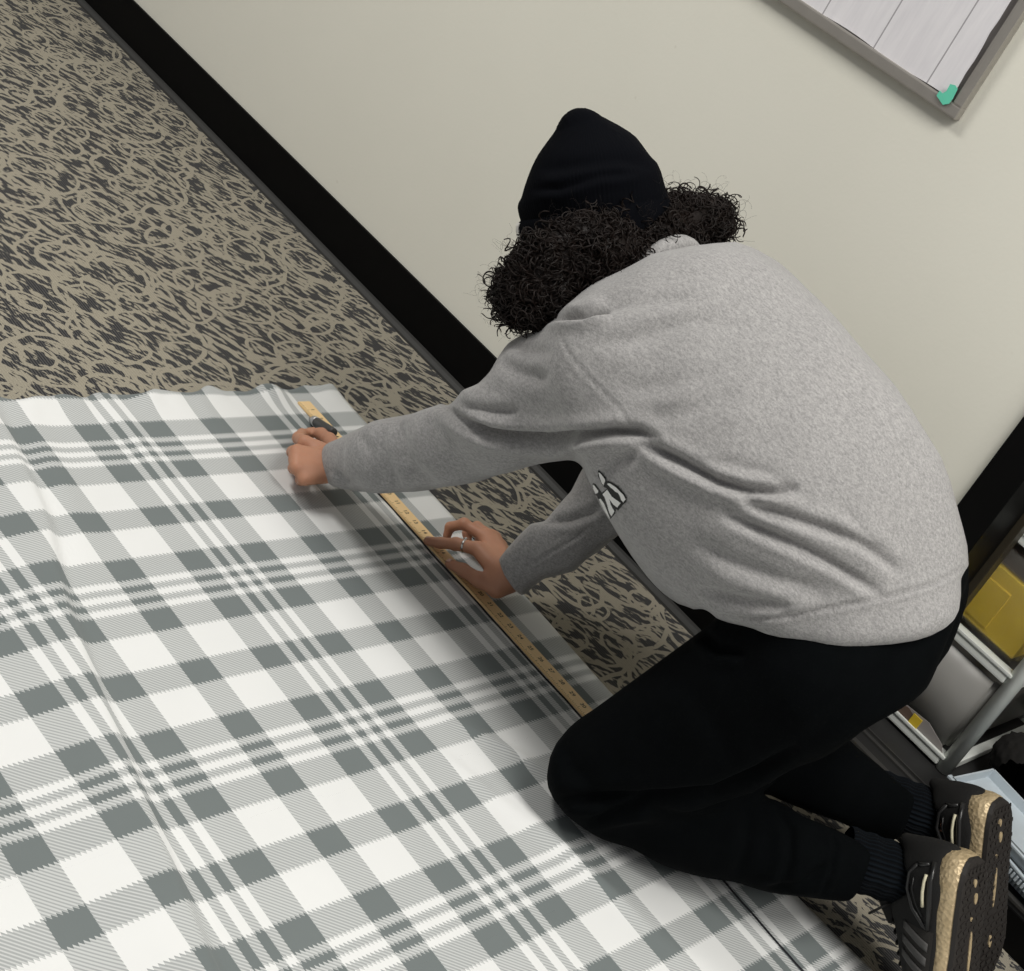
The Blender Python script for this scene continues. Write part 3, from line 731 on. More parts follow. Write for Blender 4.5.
# ---- sweatshirt
PT = [(690, 246), (722, 243), (737, 240), (757, 247), (778, 262), (797, 279), (818, 299), (836, 319), (866, 353), (896, 388), (912, 410), (925, 432), (940, 457), (950, 482), (957, 506), (963, 528), (967, 546), (968, 566), (961, 578), (961, 595), (959, 610), (954, 620), (945, 628), (931, 635), (915, 640), (892, 645), (866, 648), (846, 649), (826, 649), (804, 646), (782, 642), (766, 637), (752, 630), (733, 624), (718, 618), (710, 611), (703, 608), (693, 610), (678, 605), (668, 597), (658, 588), (648, 577), (639, 566), (632, 556), (626, 546), (618, 533), (611, 521), (602, 507), (594, 492), (586, 474), (578, 450), (560, 420), (545, 380), (541, 321), (562, 299), (587, 286), (618, 272), (652, 255)]
PA = [(318, 443), (340, 438), (371, 422), (402, 416), (418, 412), (433, 407), (441, 404), (448, 406), (456, 399), (463, 391), (479, 384), (486, 377), (491, 370), (497, 359), (508, 342), (522, 328), (541, 321), (545, 315), (562, 299), (587, 286), (618, 272), (690, 246), (800, 300), (800, 440), (700, 470), (640, 446), (612, 453), (575, 458), (550, 462), (525, 467), (479, 481), (456, 485), (433, 489), (405, 492), (380, 493.5), (360, 493), (340, 489), (328, 487), (318, 487)]
PR = [(499, 560), (508, 547), (520, 534), (531, 524), (545, 522), (552, 514), (560, 504), (566, 497), (571, 491), (575, 480), (579, 467), (590, 440), (620, 400), (700, 400), (700, 500), (650, 530), (620, 534), (608, 543), (598, 551), (587, 558), (574, 571), (560, 575), (544, 578), (538, 582), (533, 586), (522, 598), (512, 592), (503, 577)]
hem_p = np.stack([A(-.462, 1.70, .545), A(*Jy((826, 649), 1.47)), A(*Jy((700, 608), 1.53))])
hn = nrm(np.cross(hem_p[1] - hem_p[0], hem_p[2] - hem_p[0])); hn = hn if hn[0] > 0 else -hn; hd = float(hn @ hem_p[0]) + .008
SPS = [A(-.50, 1.665, .445)] + SP[1:]
def torso_raw(P):
    d = sweep(P, SPS, [(.195, .165), (.215, .195), (.222, .200), (.200, .155), (.09, .09)], LAT, .08)
    d = smin(d, cone(P, SP[3] + A(.03, -.07, .03), SL + A(.02, .01, 0), .12, .095), .06)
    d = smin(d, cone(P, SP[3] + A(.03, .07, .03), SR + A(.02, -.01, 0), .11, .09), .06)
    d = smin(d, cone(P, A(-.80, 1.62, .50), A(-.88, 1.58, .43), .17, .14), .06)
    return d
def sweat_sdf(P):
    P = P.astype(np.float32)
    d = torso_raw(P); d = clip(P, d, PT, .02)
    a = chain(P, [SL + A(.03, .03, .01), SL + (EL - SL) * .55, EL + A(0, 0, .004), EL + (WL - EL) * .55, WL - (EL - WL) * .03], [.108, .088, .078, .066, .044], .04)
    a = clip(P, a, PA, .012)
    cut = ((P - (WL - (EL - WL) * .01)) @ nrm(WL - EL)).astype(np.float32); a = smax(a, cut, .008)
    r = chain(P, [SR, SR + (ER - SR) * .5, ER, ER + (WR - ER) * .55, WR - (ER - WR) * .02], [.098, .086, .074, .058, .040], .04)
    r = clip(P, r, PR, .012)
    cut = ((P - (WR + (ER - WR) * .01)) @ nrm(WR - ER)).astype(np.float32); r = smax(r, cut, .008)
    d = smin(d, a, .022); d = smin(d, r, .022)
    # hem plane
    hh = (P @ hn - hd).astype(np.float32); d = smax(d, np.where(P[:, 0] > -.9, hh, -1).astype(np.float32), .012)
    # neck opening
    nk = cone(P, SP[4] + A(-.004, 0, .005), SP[4] + (HC - SP[4]) * 1.2, .062, .075); d = smax(d, -nk, .012)
    return d
V, Fq = sdf_mesh(sweat_sdf, (-1.44, 1.30, .0), (-.36, 2.06, .84), .0038)
N = grad(sweat_sdf, V, .006)
SF = [([(440, 404), (455, 414), (470, 424), (492, 433), (520, 437), (550, 438), (580, 436), (612, 432), (640, 432), (662, 440)], .016, 5.0, .55),
      ([(634, 443), (650, 447), (668, 456), (688, 467), (718, 482), (745, 490), (775, 492), (800, 488)], .012, 5, .6),
      ([(668, 452), (700, 462), (732, 467), (765, 474), (797, 487)], .003, 7, .5),
      ([(738, 497), (757, 506), (790, 517), (826, 529), (850, 538), (870, 549), (898, 573)], .008, 5, .5),
      ([(720, 512), (760, 530), (797, 546), (836, 566), (862, 582), (885, 597)], .007, 5, .5),
      ([(690, 540), (730, 560), (780, 580), (830, 594)], .005, 8, .5),
      ([(840, 505), (862, 530), (885, 552), (905, 580)], .002, 6, .5),
      ([(700, 590), (740, 600), (790, 606)], .006, 6, .4),
      ([(540, 320), (556, 318), (584, 317), (610, 310)], .009, 4, .7),
      ([(594, 348), (640, 338), (690, 322), (730, 318)], .004, 8, .6),
      ([(575, 318), (610, 308), (660, 300), (700, 298)], .004, 7, .6),
      ([(620, 392), (670, 385), (720, 372)], .003, 9, .6),
      ([(640, 420), (690, 410), (740, 390)], .003, 9, .6),
      ([(400, 420), (402, 438), (406, 456), (418, 474), (436, 486)], .007, 6, .7),
      ([(385, 424), (384, 445), (390, 465), (402, 484)], .004, 6, .6),
      ([(360, 432), (372, 450), (378, 470), (385, 488)], .003, 6, .5),
      ([(455, 400), (468, 408), (490, 412), (520, 412)], .006, 5, .6),
      ([(336, 470), (342, 478), (350, 484)], .005, 2.6, .4),
      ([(345, 438), (342, 455), (343, 472), (350, 490)], .0012, 2.2, .3),
      ([(500, 360), (520, 372), (548, 380)], .004, 7, .6),
      ([(508, 345), (530, 352), (552, 352)], .004, 6, .6),
      ([(596, 478), (615, 462), (640, 452)], .004, 6, .4),
      ([(545, 522), (570, 520), (592, 512), (606, 500)], .007, 4, .5),
      ([(700, 606), (718, 613), (733, 616.5), (760, 618), (790, 616), (817, 610), (850, 604), (876, 599), (905, 592), (930, 585), (950, 576), (964, 567)], .0035, 2.0, .5),
      ([(554, 318), (560, 334), (569, 353), (580, 368), (594, 383), (610, 399), (624, 413), (634, 428), (641, 442)], .0011, 1.8, .6),
      ([(520, 571), (547, 555), (574, 539), (598, 520)], .0015, 1.6, .5)]
V2 = folds(V, N, SF)
xx = V[:, 0] * 1.0
V2 += N * (.0012 * (np.sin(V[:, 0] * 46 + V[:, 2] * 31) * np.sin(V[:, 1] * 38 + V[:, 0] * 17)))[:, None]
V2[:, 2] = np.maximum(V2[:, 2], .009)
shirt = K(mesh_obj('sweatshirt', V2, Fq, M['heather'])); shirt['label'] = 'heather grey sweatshirt'
# collar
cm = SP[4] + (HC - SP[4]) * .06
from mathutils.bvhtree import BVHTree
bvh = BVHTree.FromPolygons([tuple(v) for v in V2], [tuple(f) for f in Fq.tolist()])
colr = torus(SP[4] + nrm(HC - SP[4]) * .018 + A(.004, 0, .008), nrm(HC - SP[4]), .068, .010, 1.4, 48, 12).build('collar', M['heather'], shirt, True)
# printed emblem on the chest
def decal(polys, z_off, name, mat, par):
    vs = []; fs = []
    for poly in polys:
        pa = np.array(poly); st = .5; x0_, y0_ = pa.min(0) - 1; nx_, ny_ = np.ceil((pa.max(0) + 1 - (x0_, y0_)) / st).astype(int)
        gx, gy = np.meshgrid(x0_ + np.arange(nx_ + 1) * st, y0_ + np.arange(ny_ + 1) * st, indexing='ij')
        cen = np.stack([gx[:-1, :-1] + st / 2, gy[:-1, :-1] + st / 2], -1).reshape(-1, 2); ins = (poly_sd(cen.astype(np.float32), pa) < 0).reshape(nx_, ny_)
        key = {}
        def vid_(i, j):
            if (i, j) not in key:
                q_ = np.array([gx[i, j], gy[i, j]]); dr = Vector(ray(q_)).normalized(); h = bvh.ray_cast(Vector(CP), dr)
                p = h[0] if h[0] is not None else Vector(Jy(q_, 1.6)); key[(i, j)] = len(vs); vs.append(p - dr * z_off)
            return key[(i, j)]
        for i, j in np.argwhere(ins): fs.append((vid_(i, j), vid_(i + 1, j), vid_(i + 1, j + 1), vid_(i, j + 1)))
    o = mesh_obj(name, vs, fs, mat, par, False); return o
s_ = 1 / 10.79
def dp(L, ox=570, oy=440): return [(ox + x * s_, oy + y * s_) for x, y in L]
blk = [dp([(298, 325), (325, 335), (385, 400), (392, 440), (440, 450), (520, 500), (590, 580), (612, 620), (605, 670), (570, 700), (520, 760), (495, 745), (490, 790), (450, 840), (432, 855), (380, 770), (300, 640), (292, 610), (262, 590), (236, 490), (250, 462), (280, 480), (325, 545), (345, 570), (400, 520), (370, 510), (345, 480), (300, 380)])]
wht = [dp([(308, 350), (330, 362), (375, 420), (378, 445), (360, 490), (345, 470), (318, 400)]),
       dp([(244, 482), (262, 490), (305, 550), (300, 572), (272, 580), (250, 530)]),
       dp([(395, 472), (430, 468), (500, 515), (575, 590), (600, 640), (575, 672), (555, 655), (530, 590), (515, 570), (490, 560)]),
       dp([(350, 588), (400, 535), (450, 610), (545, 680), (510, 728), (470, 700), (425, 640), (440, 700), (478, 770), (448, 825), (425, 790), (400, 700), (375, 620)]),
       dp([(308, 640), (330, 632), (370, 690), (430, 840), (425, 850), (370, 760)])]
em = decal(blk, .0012, 'emblem', M['print_black'], shirt); em['label'] = 'black outlined white lettering emblem'
decal(wht, .0020, 'emblem_letters', M['print_white'], em)
# ---- trousers
def pants_sdf(P):
    P = P.astype(np.float32)
    pel = sweep(P, [A(-.60, 1.665, .48), A(-.52, 1.665, .435)], [(.165, .13), (.185, .145)], LAT, .08)
    L = cone(P, HL + A(.005, -.005, -.01), KL + A(.005, -.002, .012), .118, .079)
    L = smin(L, cone(P, KL, KL + (AL - KL) * .35, .072, .078), .03)
    L = smin(L, chain(P, [KL + (AL - KL) * .3, KL + (AL - KL) * .65, AL - nrm(AL - KL) * .055], [.078, .074, .056], .03), .03)
    cut = ((P - (AL - nrm(AL - KL) * .064)) @ nrm(AL - KL)).astype(np.float32); L = smax(L, cut, .008)
    pel2 = clip(P, pel, PL, .02)
    L = clip(P, L, PL, .012)
    R = cone(P, HR, KR + A(0, 0, .005), .108, .074)
    R = smin(R, chain(P, [KR, KR + (AR - KR) * .6, AR - nrm(AR - KR) * .035], [.072, .062, .048], .03), .03)
    cut = ((P - (AR - nrm(AR - KR) * .040)) @ nrm(AR - KR)).astype(np.float32); R = smax(R, cut, .008)
    R = clip(P, R, PRT, .012)
    d = smin(pel2, L, .05); d = smin(d, R, .035)
    d = smax(d, (.008 - P[:, 2]).astype(np.float32), .01)
    # stay inside the shirt above the hem
    s = (hd - P @ hn).astype(np.float32)
    return smax(d, (s - .09).astype(np.float32), .02)
V, Fq = sdf_mesh(pants_sdf, (-.86, 1.36, -.02), (-.22, 2.06, .68), .004)
N = grad(pants_sdf, V, .006)
PF = [([(552, 800), (580, 799), (620, 797), (670, 796), (715, 792), (760, 772), (800, 745)], .012, 6, .4),
      ([(600, 812), (640, 806), (690, 812)], .005, 5, .5), ([(585, 822), (610, 812), (650, 800)], .006, 4, .6),
      ([(740, 798), (748, 820), (745, 850), (735, 880)], .003, 6, .6), ([(772, 805), (790, 830), (790, 860), (780, 888)], .003, 5, .6),
      ([(828, 826), (836, 845), (832, 870), (820, 897)], .003, 2.4, .8), ([(835, 860), (800, 885), (760, 890)], .004, 5, .6),
      ([(700, 630), (718, 650), (745, 652)], .007, 5, .6), ([(660, 660), (700, 700), (740, 770)], .002, 12, .5),
      ([(900, 645), (860, 700), (800, 745)], .003, 12, .5), ([(562, 742), (575, 770), (600, 792)], .003, 9, .5)]
V2p = folds(V, N, PF)
pants = K(mesh_obj('trousers', V2p, Fq, M['pants'])); pants['label'] = 'black jogging trousers with cuffs'
# ---- socks
for k, a in ((KL, AL), (KR, AR)):
    ax = nrm(a - k); p0 = a - ax * .085; p1 = a + ax * .045; vs = []; fs = []; uv = []
    u0 = np.cross(ax, A(0, 0, 1)); u0 = nrm(u0); w0 = np.cross(ax, u0); n = 180; m = 20
    F_ = FL_ if a is AL else FR_
    ext = [p0 + (p1 - p0) * t for t in np.linspace(0, 1, m)]
    for i, c in enumerate(ext):
        r = .0405 - .002 * i / m + (.0012 * math.sin(i * 1.7))
        for j in range(n):
            t = 2 * math.pi * j / n; rr = r + .0006 * math.sin(j * 2 * math.pi / 5); vs.append(c + (u0 * math.cos(t) + w0 * math.sin(t)) * rr); uv.append((j / n, i / m))
    for i in range(m - 1):
        for j in range(n): fs.append((i * n + j, i * n + (j + 1) % n, (i + 1) * n + (j + 1) % n, (i + 1) * n + j))
    so = K(mesh_obj('sock', vs, fs, M['sock'], None, True, uv)); so['label'] = 'ribbed navy sock'
# ---- shoes
def foot_w(x):   # half widths (inner, outer) along 0..0.285
    X = [0, .004, .012, .03, .07, .12, .17, .21, .24, .262, .276, .285]
    I = [0.004, .016, .025, .0315, .032, .029, .034, .040, .040, .034, .022, .004]
    O_ = [0.004, .016, .026, .034, .038, .040, .046, .050, .046, .036, .022, .004]
    return np.interp(x, X, I), np.interp(x, X, O_)
def shoe(F, side, par):
    """side=+1: outer edge towards +B"""
    T, B, U, O = F
    m = Matrix(((T[0], B[0], U[0], O[0]), (T[1], B[1], U[1], O[1]), (T[2], B[2], U[2], O[2]), (0, 0, 0, 1)))
    xs = np.concatenate([[0, .003, .008, .015], np.linspace(.025, .255, 26), [.266, .275, .281, .285]])
    def outline(grow=0):
        I, Oo = foot_w(xs); a = [(x, side * (o + grow)) for x, o in zip(xs, Oo)]; b = [(x, -side * (i + grow)) for x, i in zip(xs, I)]
        return a + b[::-1][1:-1]
    mid = .5 * .285
    def loft(levels):   # (z function, grow)
        mb = MB(); vs = []; fs = []; base = outline(); n = len(base)
        for zf, g in levels:
            for x, y in outline(g): vs.append(((x - mid) * (1 + g / .14) + mid, y, zf(x)))
        L = len(levels)
        for i in range(L - 1):
            for k in range(n): fs.append((i * n + k, i * n + (k + 1) % n, (i + 1) * n + (k + 1) % n, (i + 1) * n + k))
        fs.append(tuple(range(n))[::-1]); fs.append(tuple((L - 1) * n + k for k in range(n)))
        mb.add(vs, fs); return mb
    spring = lambda x: .012 * max(0, (x - .20) / .085) ** 2 + .003 * max(0, (.03 - x) / .03) ** 2
    top = lambda x: float(np.interp(x, [0, .03, .10, .16, .22, .285], [.041, .037, .031, .028, .025, .024])) + spring(x)
    sh = empty('running_shoe'); sh.matrix_world = Matrix.Identity(4); sh.parent = par
    mesh = lambda mb, nm, mat, sm=False, lab=None, p=None: (lambda o: (o.__setitem__('label', lab) if lab else None, o)[1])(mb.build(nm, mat, p or sh, sm, m))
    q = loft([(lambda x: .0035 + spring(x), .000), (lambda x: .010 + spring(x), .004), (lambda x: (top(x) + .0035) * .5, .0055), (lambda x: top(x) - .006, .0048), (lambda x: top(x), .001)])
    midsole = mesh(q, 'midsole', M['gold'], True, 'gold textured foam midsole')
    # outsole shell with lugs
    q = loft([(lambda x: -.001 + spring(x), -.003), (lambda x: .000 + spring(x), .001), (lambda x: .0055 + spring(x), .0025), (lambda x: .006 + spring(x), .0005)])
    outs = mesh(q, 'outsole', M['outsole'], False, 'black rubber outsole')
    lug = MB()
    for i in range(24):
        x = .012 + i * .0112; I, Oo = foot_w(x); w_ = (I + Oo) / 2; c = side * (Oo - I) / 2
        for k in range(-2, 3):
            y = c + k * w_ * .38
            if abs(k * .38) > .85: continue
            if k == 0 and (.016 < x < .06 or .095 < x < .16): continue
            z = -.001 + spring(x); s = .0040; yy = y + (.002 if i % 2 else -.002)
            lug.prism([(x - s, yy - w_ * .12), (x + s * .2, yy - w_ * .15), (x + s, yy + w_ * .10), (x - s * .1, yy + w_ * .15)], z - .0012, z + .0005)
    mesh(lug, 'tread', M['outsole'], False, None, outs)
    for x, y, l, w_ in ((.030, .004, .006, .0035), (.052, -.001, .0085, .0042), (.078, .006, .003, .003), (.125, .002, .032, .0032), (.205, 0, .010, .004)):
        z = -.0008 + spring(x); pl = [(x + l * math.cos(t) * .9, y + w_ * math.sin(t)) for t in np.linspace(0, 2 * math.pi, 14, endpoint=False)]
        gd = MB(); gd.prism(pl, z - .0014, z + .001)
        mesh(gd, 'foam_window', M['gold'], False, 'gold foam showing through the outsole', outs)
    # upper
    Tm = np.stack([T, B, U]).astype(np.float32)
    def up_local(P):
        x, y, z = P[:, 0], P[:, 1], P[:, 2]
        c = side * .004
        d = ellip(P, (.050, 0, .052), np.eye(3), (.056, .036, .050))
        d = smin(d, cone(P, A(.040, 0, .045), A(.036, 0, .078), .036, .031), .02)
        d = smin(d, ellip(P, (.115, c, .042), np.eye(3), (.085, .040, .044)), .03)
        d = smin(d, ellip(P, (.20, c, .032), np.eye(3), (.078, .043, .030)), .035)
        d = smin(d, cone(P, A(.075, 0, .088), A(.175, c, .052), .026, .020), .03)
        d = smin(d, cone(P, A(.012, 0, .075), A(.004, 0, .103), .014, .008), .015)      # heel tab
        d = smax(d, (.020 - z).astype(np.float32), .006)
        hole = cone(P, A(.052, 0, .075), A(.052, 0, .16), .036, .045)
        d = smax(d, -hole, .008)
        return d
    V, Fq = sdf_mesh(up_local, (-.03, -.07, .0), (.30, .07, .13), .0026)
    up = mesh_obj('upper', (V @ Tm) + O, Fq, M['shoe_black'], sh); up['label'] = 'black knit shoe upper'
    bv = BVHTree.FromPolygons([tuple(v) for v in V], [tuple(f) for f in Fq.tolist()])
    def onside(x, z, s, off=.0012):
        h = bv.ray_cast(Vector((x, s * .12, z)), Vector((0, -s, 0)))
        return (h[0] + Vector((0, s * off, 0))) if h[0] is not None else Vector((x, s * .04, z))
    for s in (side, -side):
        cg = MB()
        loop = [(.016, .064), (.030, .074), (.052, .074), (.074, .062), (.090, .044), (.094, .036)]
        cg.tube([onside(x, z, s, .001) for x, z in loop], .0026, 8)
        cg.tube([onside(x, z, s, .001) for x, z in [(.012, .048), (.016, .058), (.016, .066)]], .0026, 8)
        cg.tube([onside(x, z, s, .001) for x, z in [(.008, .042), (.030, .041), (.060, .038), (.094, .036)]], .0036, 8)
        cg.tube([onside(x, z, s, .0008) for x, z in [(.034, .066), (.050, .066), (.068, .056), (.080, .046)]], .0012, 6)
        cage = mesh(cg, 'heel_cage', M['cage'], True, 'glossy black heel cage')
        r = MB().tube([onside(x, z, s, .0022) for x, z in [(.024, .0475), (.034, .0485), (.046, .0485), (.056, .0475), (.066, .046)]], .0022, 8)
        mesh(r, 'reflective_strip', M['reflect'], True, 'cream reflective strip', cage)
        st = MB()
        for x in (.112, .131, .150):
            vs = []; fs = []
            for i in range(8):
                for j in range(4):
                    z = .033 + i * .0058; xx_ = x + j * .0036 - i * .0024; vs.append(onside(xx_, z, s, .0010))
            for i in range(7):
                for j in range(3): a_ = i * 4 + j; fs.append((a_, a_ + 1, a_ + 5, a_ + 4))
            o = mesh_obj('side_stripe', [tuple(m @ Vector(v)) for v in vs], fs, M['stripe'], sh, True); o.modifiers.new('s', 'SOLIDIFY').thickness = .0008; o['label'] = 'grey side stripe'
        # panel behind stripes
        vs = []; fs = []
        for i in range(14):
            for j in range(10):
                x = .096 + i * .0075; z = .028 + j * .0052 * (1 - i * .03); vs.append(onside(x, z, s, .0004))
        for i in range(13):
            for j in range(9): a_ = i * 10 + j; fs.append((a_, a_ + 1, a_ + 11, a_ + 10))
        mesh_obj('side_panel', [tuple(m @ Vector(v)) for v in vs], fs, M['shoe_side'], sh, True)
    lc = MB()
    def ontop(x, y, off=.002):
        h = bv.ray_cast(Vector((x, y, .2)), Vector((0, 0, -1))); return (h[0] + Vector((0, 0, off))) if h[0] is not None else Vector((x, y, .09))
    for i, x in enumerate(np.linspace(.108, .175, 6)):
        lc.tube([ontop(x + (.006 if y > 0 else 0), y, .0022) for y in np.linspace(-.022, .022, 9)], .0022, 8)
    k0 = ontop(.102, 0, .003)
    for s, L in ((-1, .05), (1, .045)):
        lc.tube([k0 + Vector((-.003 + .020 * math.sin(t) * .6, s * (L * .5) * (1 - math.cos(t)) * .9, .014 * math.sin(t) + .006)) for t in np.linspace(0, math.pi * 1.7, 18)], .0018, 8)
        lc.tube([k0 + Vector((t * -.02, s * .012 * t, .012 * t + .012 * t * t)) for t in np.linspace(0, 2.2, 10)], .0018, 8)
    mesh(lc, 'laces', M['shoe_black'], True, 'black laces')
    tg = MB().tube([k0 + Vector((.02, 0, -.004)), k0 + Vector((0, 0, .004)), k0 + Vector((-.018, 0, .012)), k0 + Vector((-.028, 0, .020))], [.010, .014, .015, .012], 12)
    mesh(tg, 'tongue', M['shoe_black'], True)
    return sh
shL = shoe(FL_, 1 if FL_[1][1] < 0 else -1, person); shL['label'] = 'left black running shoe nearer the camera'
shR = shoe(FR_, -1 if FR_[1][1] < 0 else 1, person); shR['label'] = 'right black running shoe behind the left one'
# ---- beanie
PH = [(514, 208), (516, 203), (521, 198), (524, 188), (530, 170), (536, 154), (545, 138), (554, 124), (562, 115), (570, 110), (577, 108), (585, 108), (594, 111), (605, 117), (618, 124), (629, 131), (636, 137), (642, 145), (650, 156), (657, 163), (661, 172), (664, 183), (667, 194), (672, 206), (640, 235), (600, 250), (530, 250), (518, 240), (515, 224)]
def hpnt(r, f, u): return HC + HR_ * r + HF * f + HU * u
def cap_sdf(P):
    P = P.astype(np.float32)
    d = ellip(P, hpnt(0, -.004, .062), HAX, (.103, .118, .088))
    d = smin(d, cone(P, hpnt(0, -.01, .09), hpnt(-.01, .0, .165), .085, .030), .05)
    d = clip(P, d, PH, .012)
    d = smax(d, -((P - hpnt(0, 0, .012)) @ nrm(HU + HF * .12)).astype(np.float32), .006)
    return d
def knit_uv(V):
    q = (V - HC) @ HAX.T; return np.stack([np.arctan2(q[:, 0], q[:, 1]) / (2 * np.pi) + .5, q[:, 2] * 4], 1)
V, Fq = sdf_mesh(cap_sdf, (-1.42, 1.44, .46), (-1.02, 1.84, .86), .003)
q = (V - HC) @ HAX.T; th = np.arctan2(q[:, 0], q[:, 1]); N = grad(cap_sdf, V, .005)
V = V + N * (.0007 * np.sin(th * 110) * .5)[:, None]
V = folds(V, N, [([(540, 172), (575, 165), (620, 160), (655, 166)], .004, 6, .5), ([(530, 190), (560, 188), (600, 176), (640, 172)], .004, 4, .6)])
beanie = K(mesh_obj('beanie', V, Fq, M['knit'], None, True, knit_uv(V))); beanie['label'] = 'black knitted beanie with a folded cuff'
CN = nrm(HU + HF * .12 + HR_ * .0)
def cuff_sdf(P):
    P = P.astype(np.float32)
    d = ellip(P, hpnt(0, -.004, .030), HAX, (.108, .123, .10))
    h = ((P - hpnt(0, 0, .022)) @ CN).astype(np.float32)
    d = smax(d, np.abs(h) - .030, .012)
    inner = ellip(P, hpnt(0, -.004, .030), HAX, (.094, .108, .11)); d = smax(d, -inner, .004)
    return clip(P, d, PH, .006)
V, Fq = sdf_mesh(cuff_sdf, (-1.42, 1.44, .46), (-1.02, 1.84, .82), .003)
q = (V - HC) @ HAX.T; th = np.arctan2(q[:, 0], q[:, 1]); N = grad(cuff_sdf, V, .005); V = V + N * (.0007 * np.sin(th * 130))[:, None]
cuff = mesh_obj('cuff', V, Fq, M['knit'], beanie, True, knit_uv(V))
# small white label on the cuff, near the front left
bv = BVHTree.FromPolygons([tuple(v) for v in V], [tuple(f) for f in Fq.tolist()])
an = math.radians(-44); vs = []; fs = []
for i in range(9):
    for j in range(5):
        t = an + (j / 4 - .5) * .16; dr = HR_ * math.sin(t) + HF * math.cos(t); c = hpnt(0, -.004, .040 - (i / 8) * .032)
        h = bv.ray_cast(Vector(c + dr * .3), Vector(-dr)); p = np.array(h[0]) + dr * .0025 if h[0] is not None else c + dr * .12; vs.append(p)
for i in range(8):
    for j in range(4): a_ = i * 5 + j; fs.append((a_, a_ + 1, a_ + 6, a_ + 5))
lb = mesh_obj('label_tag', vs, fs, M['paper'], beanie, False); lb.modifiers.new('s', 'SOLIDIFY').thickness = .001; lb['label'] = 'small white sewn tag'
# ---- hair
PHR = [(508, 236), (520, 240), (548, 228), (575, 208), (600, 202), (640, 204), (664, 192), (688, 193), (712, 194), (728, 202), (735, 214), (732, 232), (724, 244), (712, 250), (697, 250), (683, 245), (668, 248), (640, 258), (618, 270), (600, 283), (582, 296), (568, 310), (554, 320), (540, 326), (524, 324), (508, 314), (496, 300), (494, 284), (504, 268), (510, 250)]
def hair_sdf(P):
    P = P.astype(np.float32)
    d = ellip(P, hpnt(0, -.045, -.028), HAX, (.125, .085, .060))
    for pt, z, r in (((528, 285), 1.50, .042), ((518, 300), 1.49, .030), ((552, 302), 1.50, .04),  ((560, 262), 1.52, .050), ((600, 250), 1.56, .05), ((650, 228), 1.66, .045), ((688, 218), 1.74, .042), ((714, 220), 1.79, .036)):
        c = A(*Jy(pt, z)); d = smin(d, (np.sqrt(((P - c) ** 2).sum(1)) - r).astype(np.float32), .035)
    return d
def hair_c(P): return clip(P, hair_sdf(P), PHR, .010)
V, Fq = sdf_mesh(hair_c, (-1.42, 1.38, .40), (-.96, 1.94, .82), .006)
N = grad(hair_c, V, .006)
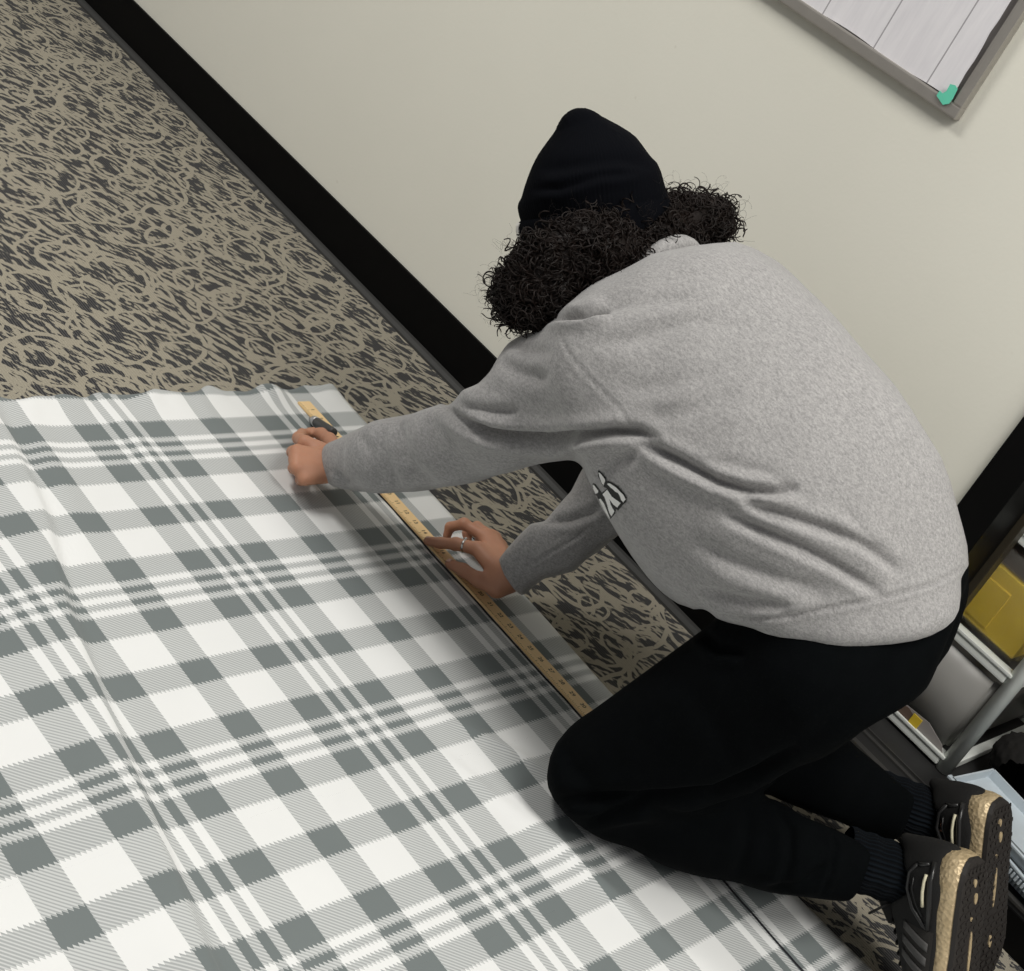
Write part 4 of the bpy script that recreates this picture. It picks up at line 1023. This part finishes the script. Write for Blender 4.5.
# curls
def curls(base, nrmls, n, rmin, rmax, tr, length, segs, out, spread):
    VV = []; FF = []; off = 0
    idx = rng.integers(0, len(base), n); ns = 4
    for i in idx:
        p = base[i] + nrmls[i] * (out + rng.normal() * .003); nn = nrmls[i]
        t = rng.normal(size=3) + A(.15, -.1, -.6) * 1.0; t = t - nn * (t @ nn) * .75; t = nrm(t)
        u = nrm(np.cross(t, nn + rng.normal(size=3) * .2)); w = np.cross(t, u)
        R = rng.uniform(rmin, rmax); L = rng.uniform(*length); turns = rng.uniform(1.2, 3.0) * L / .035
        s = np.linspace(0, 1, segs); ph = rng.uniform(0, 6.28); rr = R * (.55 + .45 * np.sin(s * 2.6 + .3))
        ang = ph + s * turns * 6.283
        C = p + np.outer(s * L, t) + np.outer(rr * np.cos(ang), u) + np.outer(rr * np.sin(ang), w) + np.outer(spread * s * s, nn)
        dC = np.gradient(C, axis=0); dC /= np.linalg.norm(dC, axis=1, keepdims=True)
        a = np.cross(dC, t + .01); a /= np.maximum(np.linalg.norm(a, axis=1, keepdims=True), 1e-6); b = np.cross(dC, a)
        th_ = tr * rng.uniform(.6, 1.3) * (1 - .55 * s[:, None])
        rings_ = np.stack([C + (a * math.cos(k * 6.283 / ns) + b * math.sin(k * 6.283 / ns)) * th_ for k in range(ns)], 1)
        VV.append(rings_.reshape(-1, 3))
        g = np.arange(segs - 1)[:, None] * ns + np.arange(ns)[None]; g2 = np.arange(segs - 1)[:, None] * ns + (np.arange(ns)[None] + 1) % ns
        FF.append(np.stack([g, g2, g2 + ns, g + ns], -1).reshape(-1, 4) + off); off += segs * ns
    return np.concatenate(VV), np.concatenate(FF)
q = (V - HC) @ HAX.T
ok = (q[:, 2] < .085)
Bs, Ns = V[ok] - N[ok] * .004, N[ok]
V1, F1 = curls(Bs, Ns, 3400, .0055, .0100, .0017, (.020, .045), 34, -.006, .003)
V3, F3 = curls(Bs, Ns, 330, .0055, .009, .0013, (.02, .04), 34, .001, .008)
V4, F4 = curls(Bs, Ns, 420, .005, .013, .00024, (.03, .055), 34, .002, .022)
core_n = len(V); VA = np.concatenate([V - N * .005, V1, V3, V4]); FA = np.concatenate([Fq, F1 + core_n, F3 + core_n + len(V1), F4 + core_n + len(V1) + len(V3)])
hair = K(mesh_obj('hair', VA, FA, M['hair'])); hair['label'] = 'dark brown curly hair under the beanie'
# ------------------------------------------------------------------ light
def area(name, loc, size, energy, col=(1, .97, .92), rot=(0, 0, 0), sy=None):
    l = bpy.data.lights.new(name, 'AREA'); l.energy = energy; l.size = size; l.color = col
    if sy: l.shape = 'RECTANGLE'; l.size_y = sy
    o = bpy.data.objects.new(name, l); COL.objects.link(o); o.location = loc; o.rotation_euler = rot; return o
area('ceiling_light', (.3, 1.1, 2.65), 1.2, 50, sy=.6)
area('ceiling_light', (-2.7, .5, 2.65), 1.2, 52, sy=.6)
area('ceiling_light', (1.9, 1.2, 2.65), 1.2, 40, sy=.6)
w = bpy.data.worlds.new('world'); SC.world = w; w.use_nodes = True
w.node_tree.nodes['Background'].inputs[0].default_value = (.98, .98, 1, 1); w.node_tree.nodes['Background'].inputs[1].default_value = .27
vs = SC.view_settings; vs.view_transform = 'Standard'; vs.look = 'None'; vs.gamma = 1; vs.exposure = 0; vs.use_curve_mapping = False
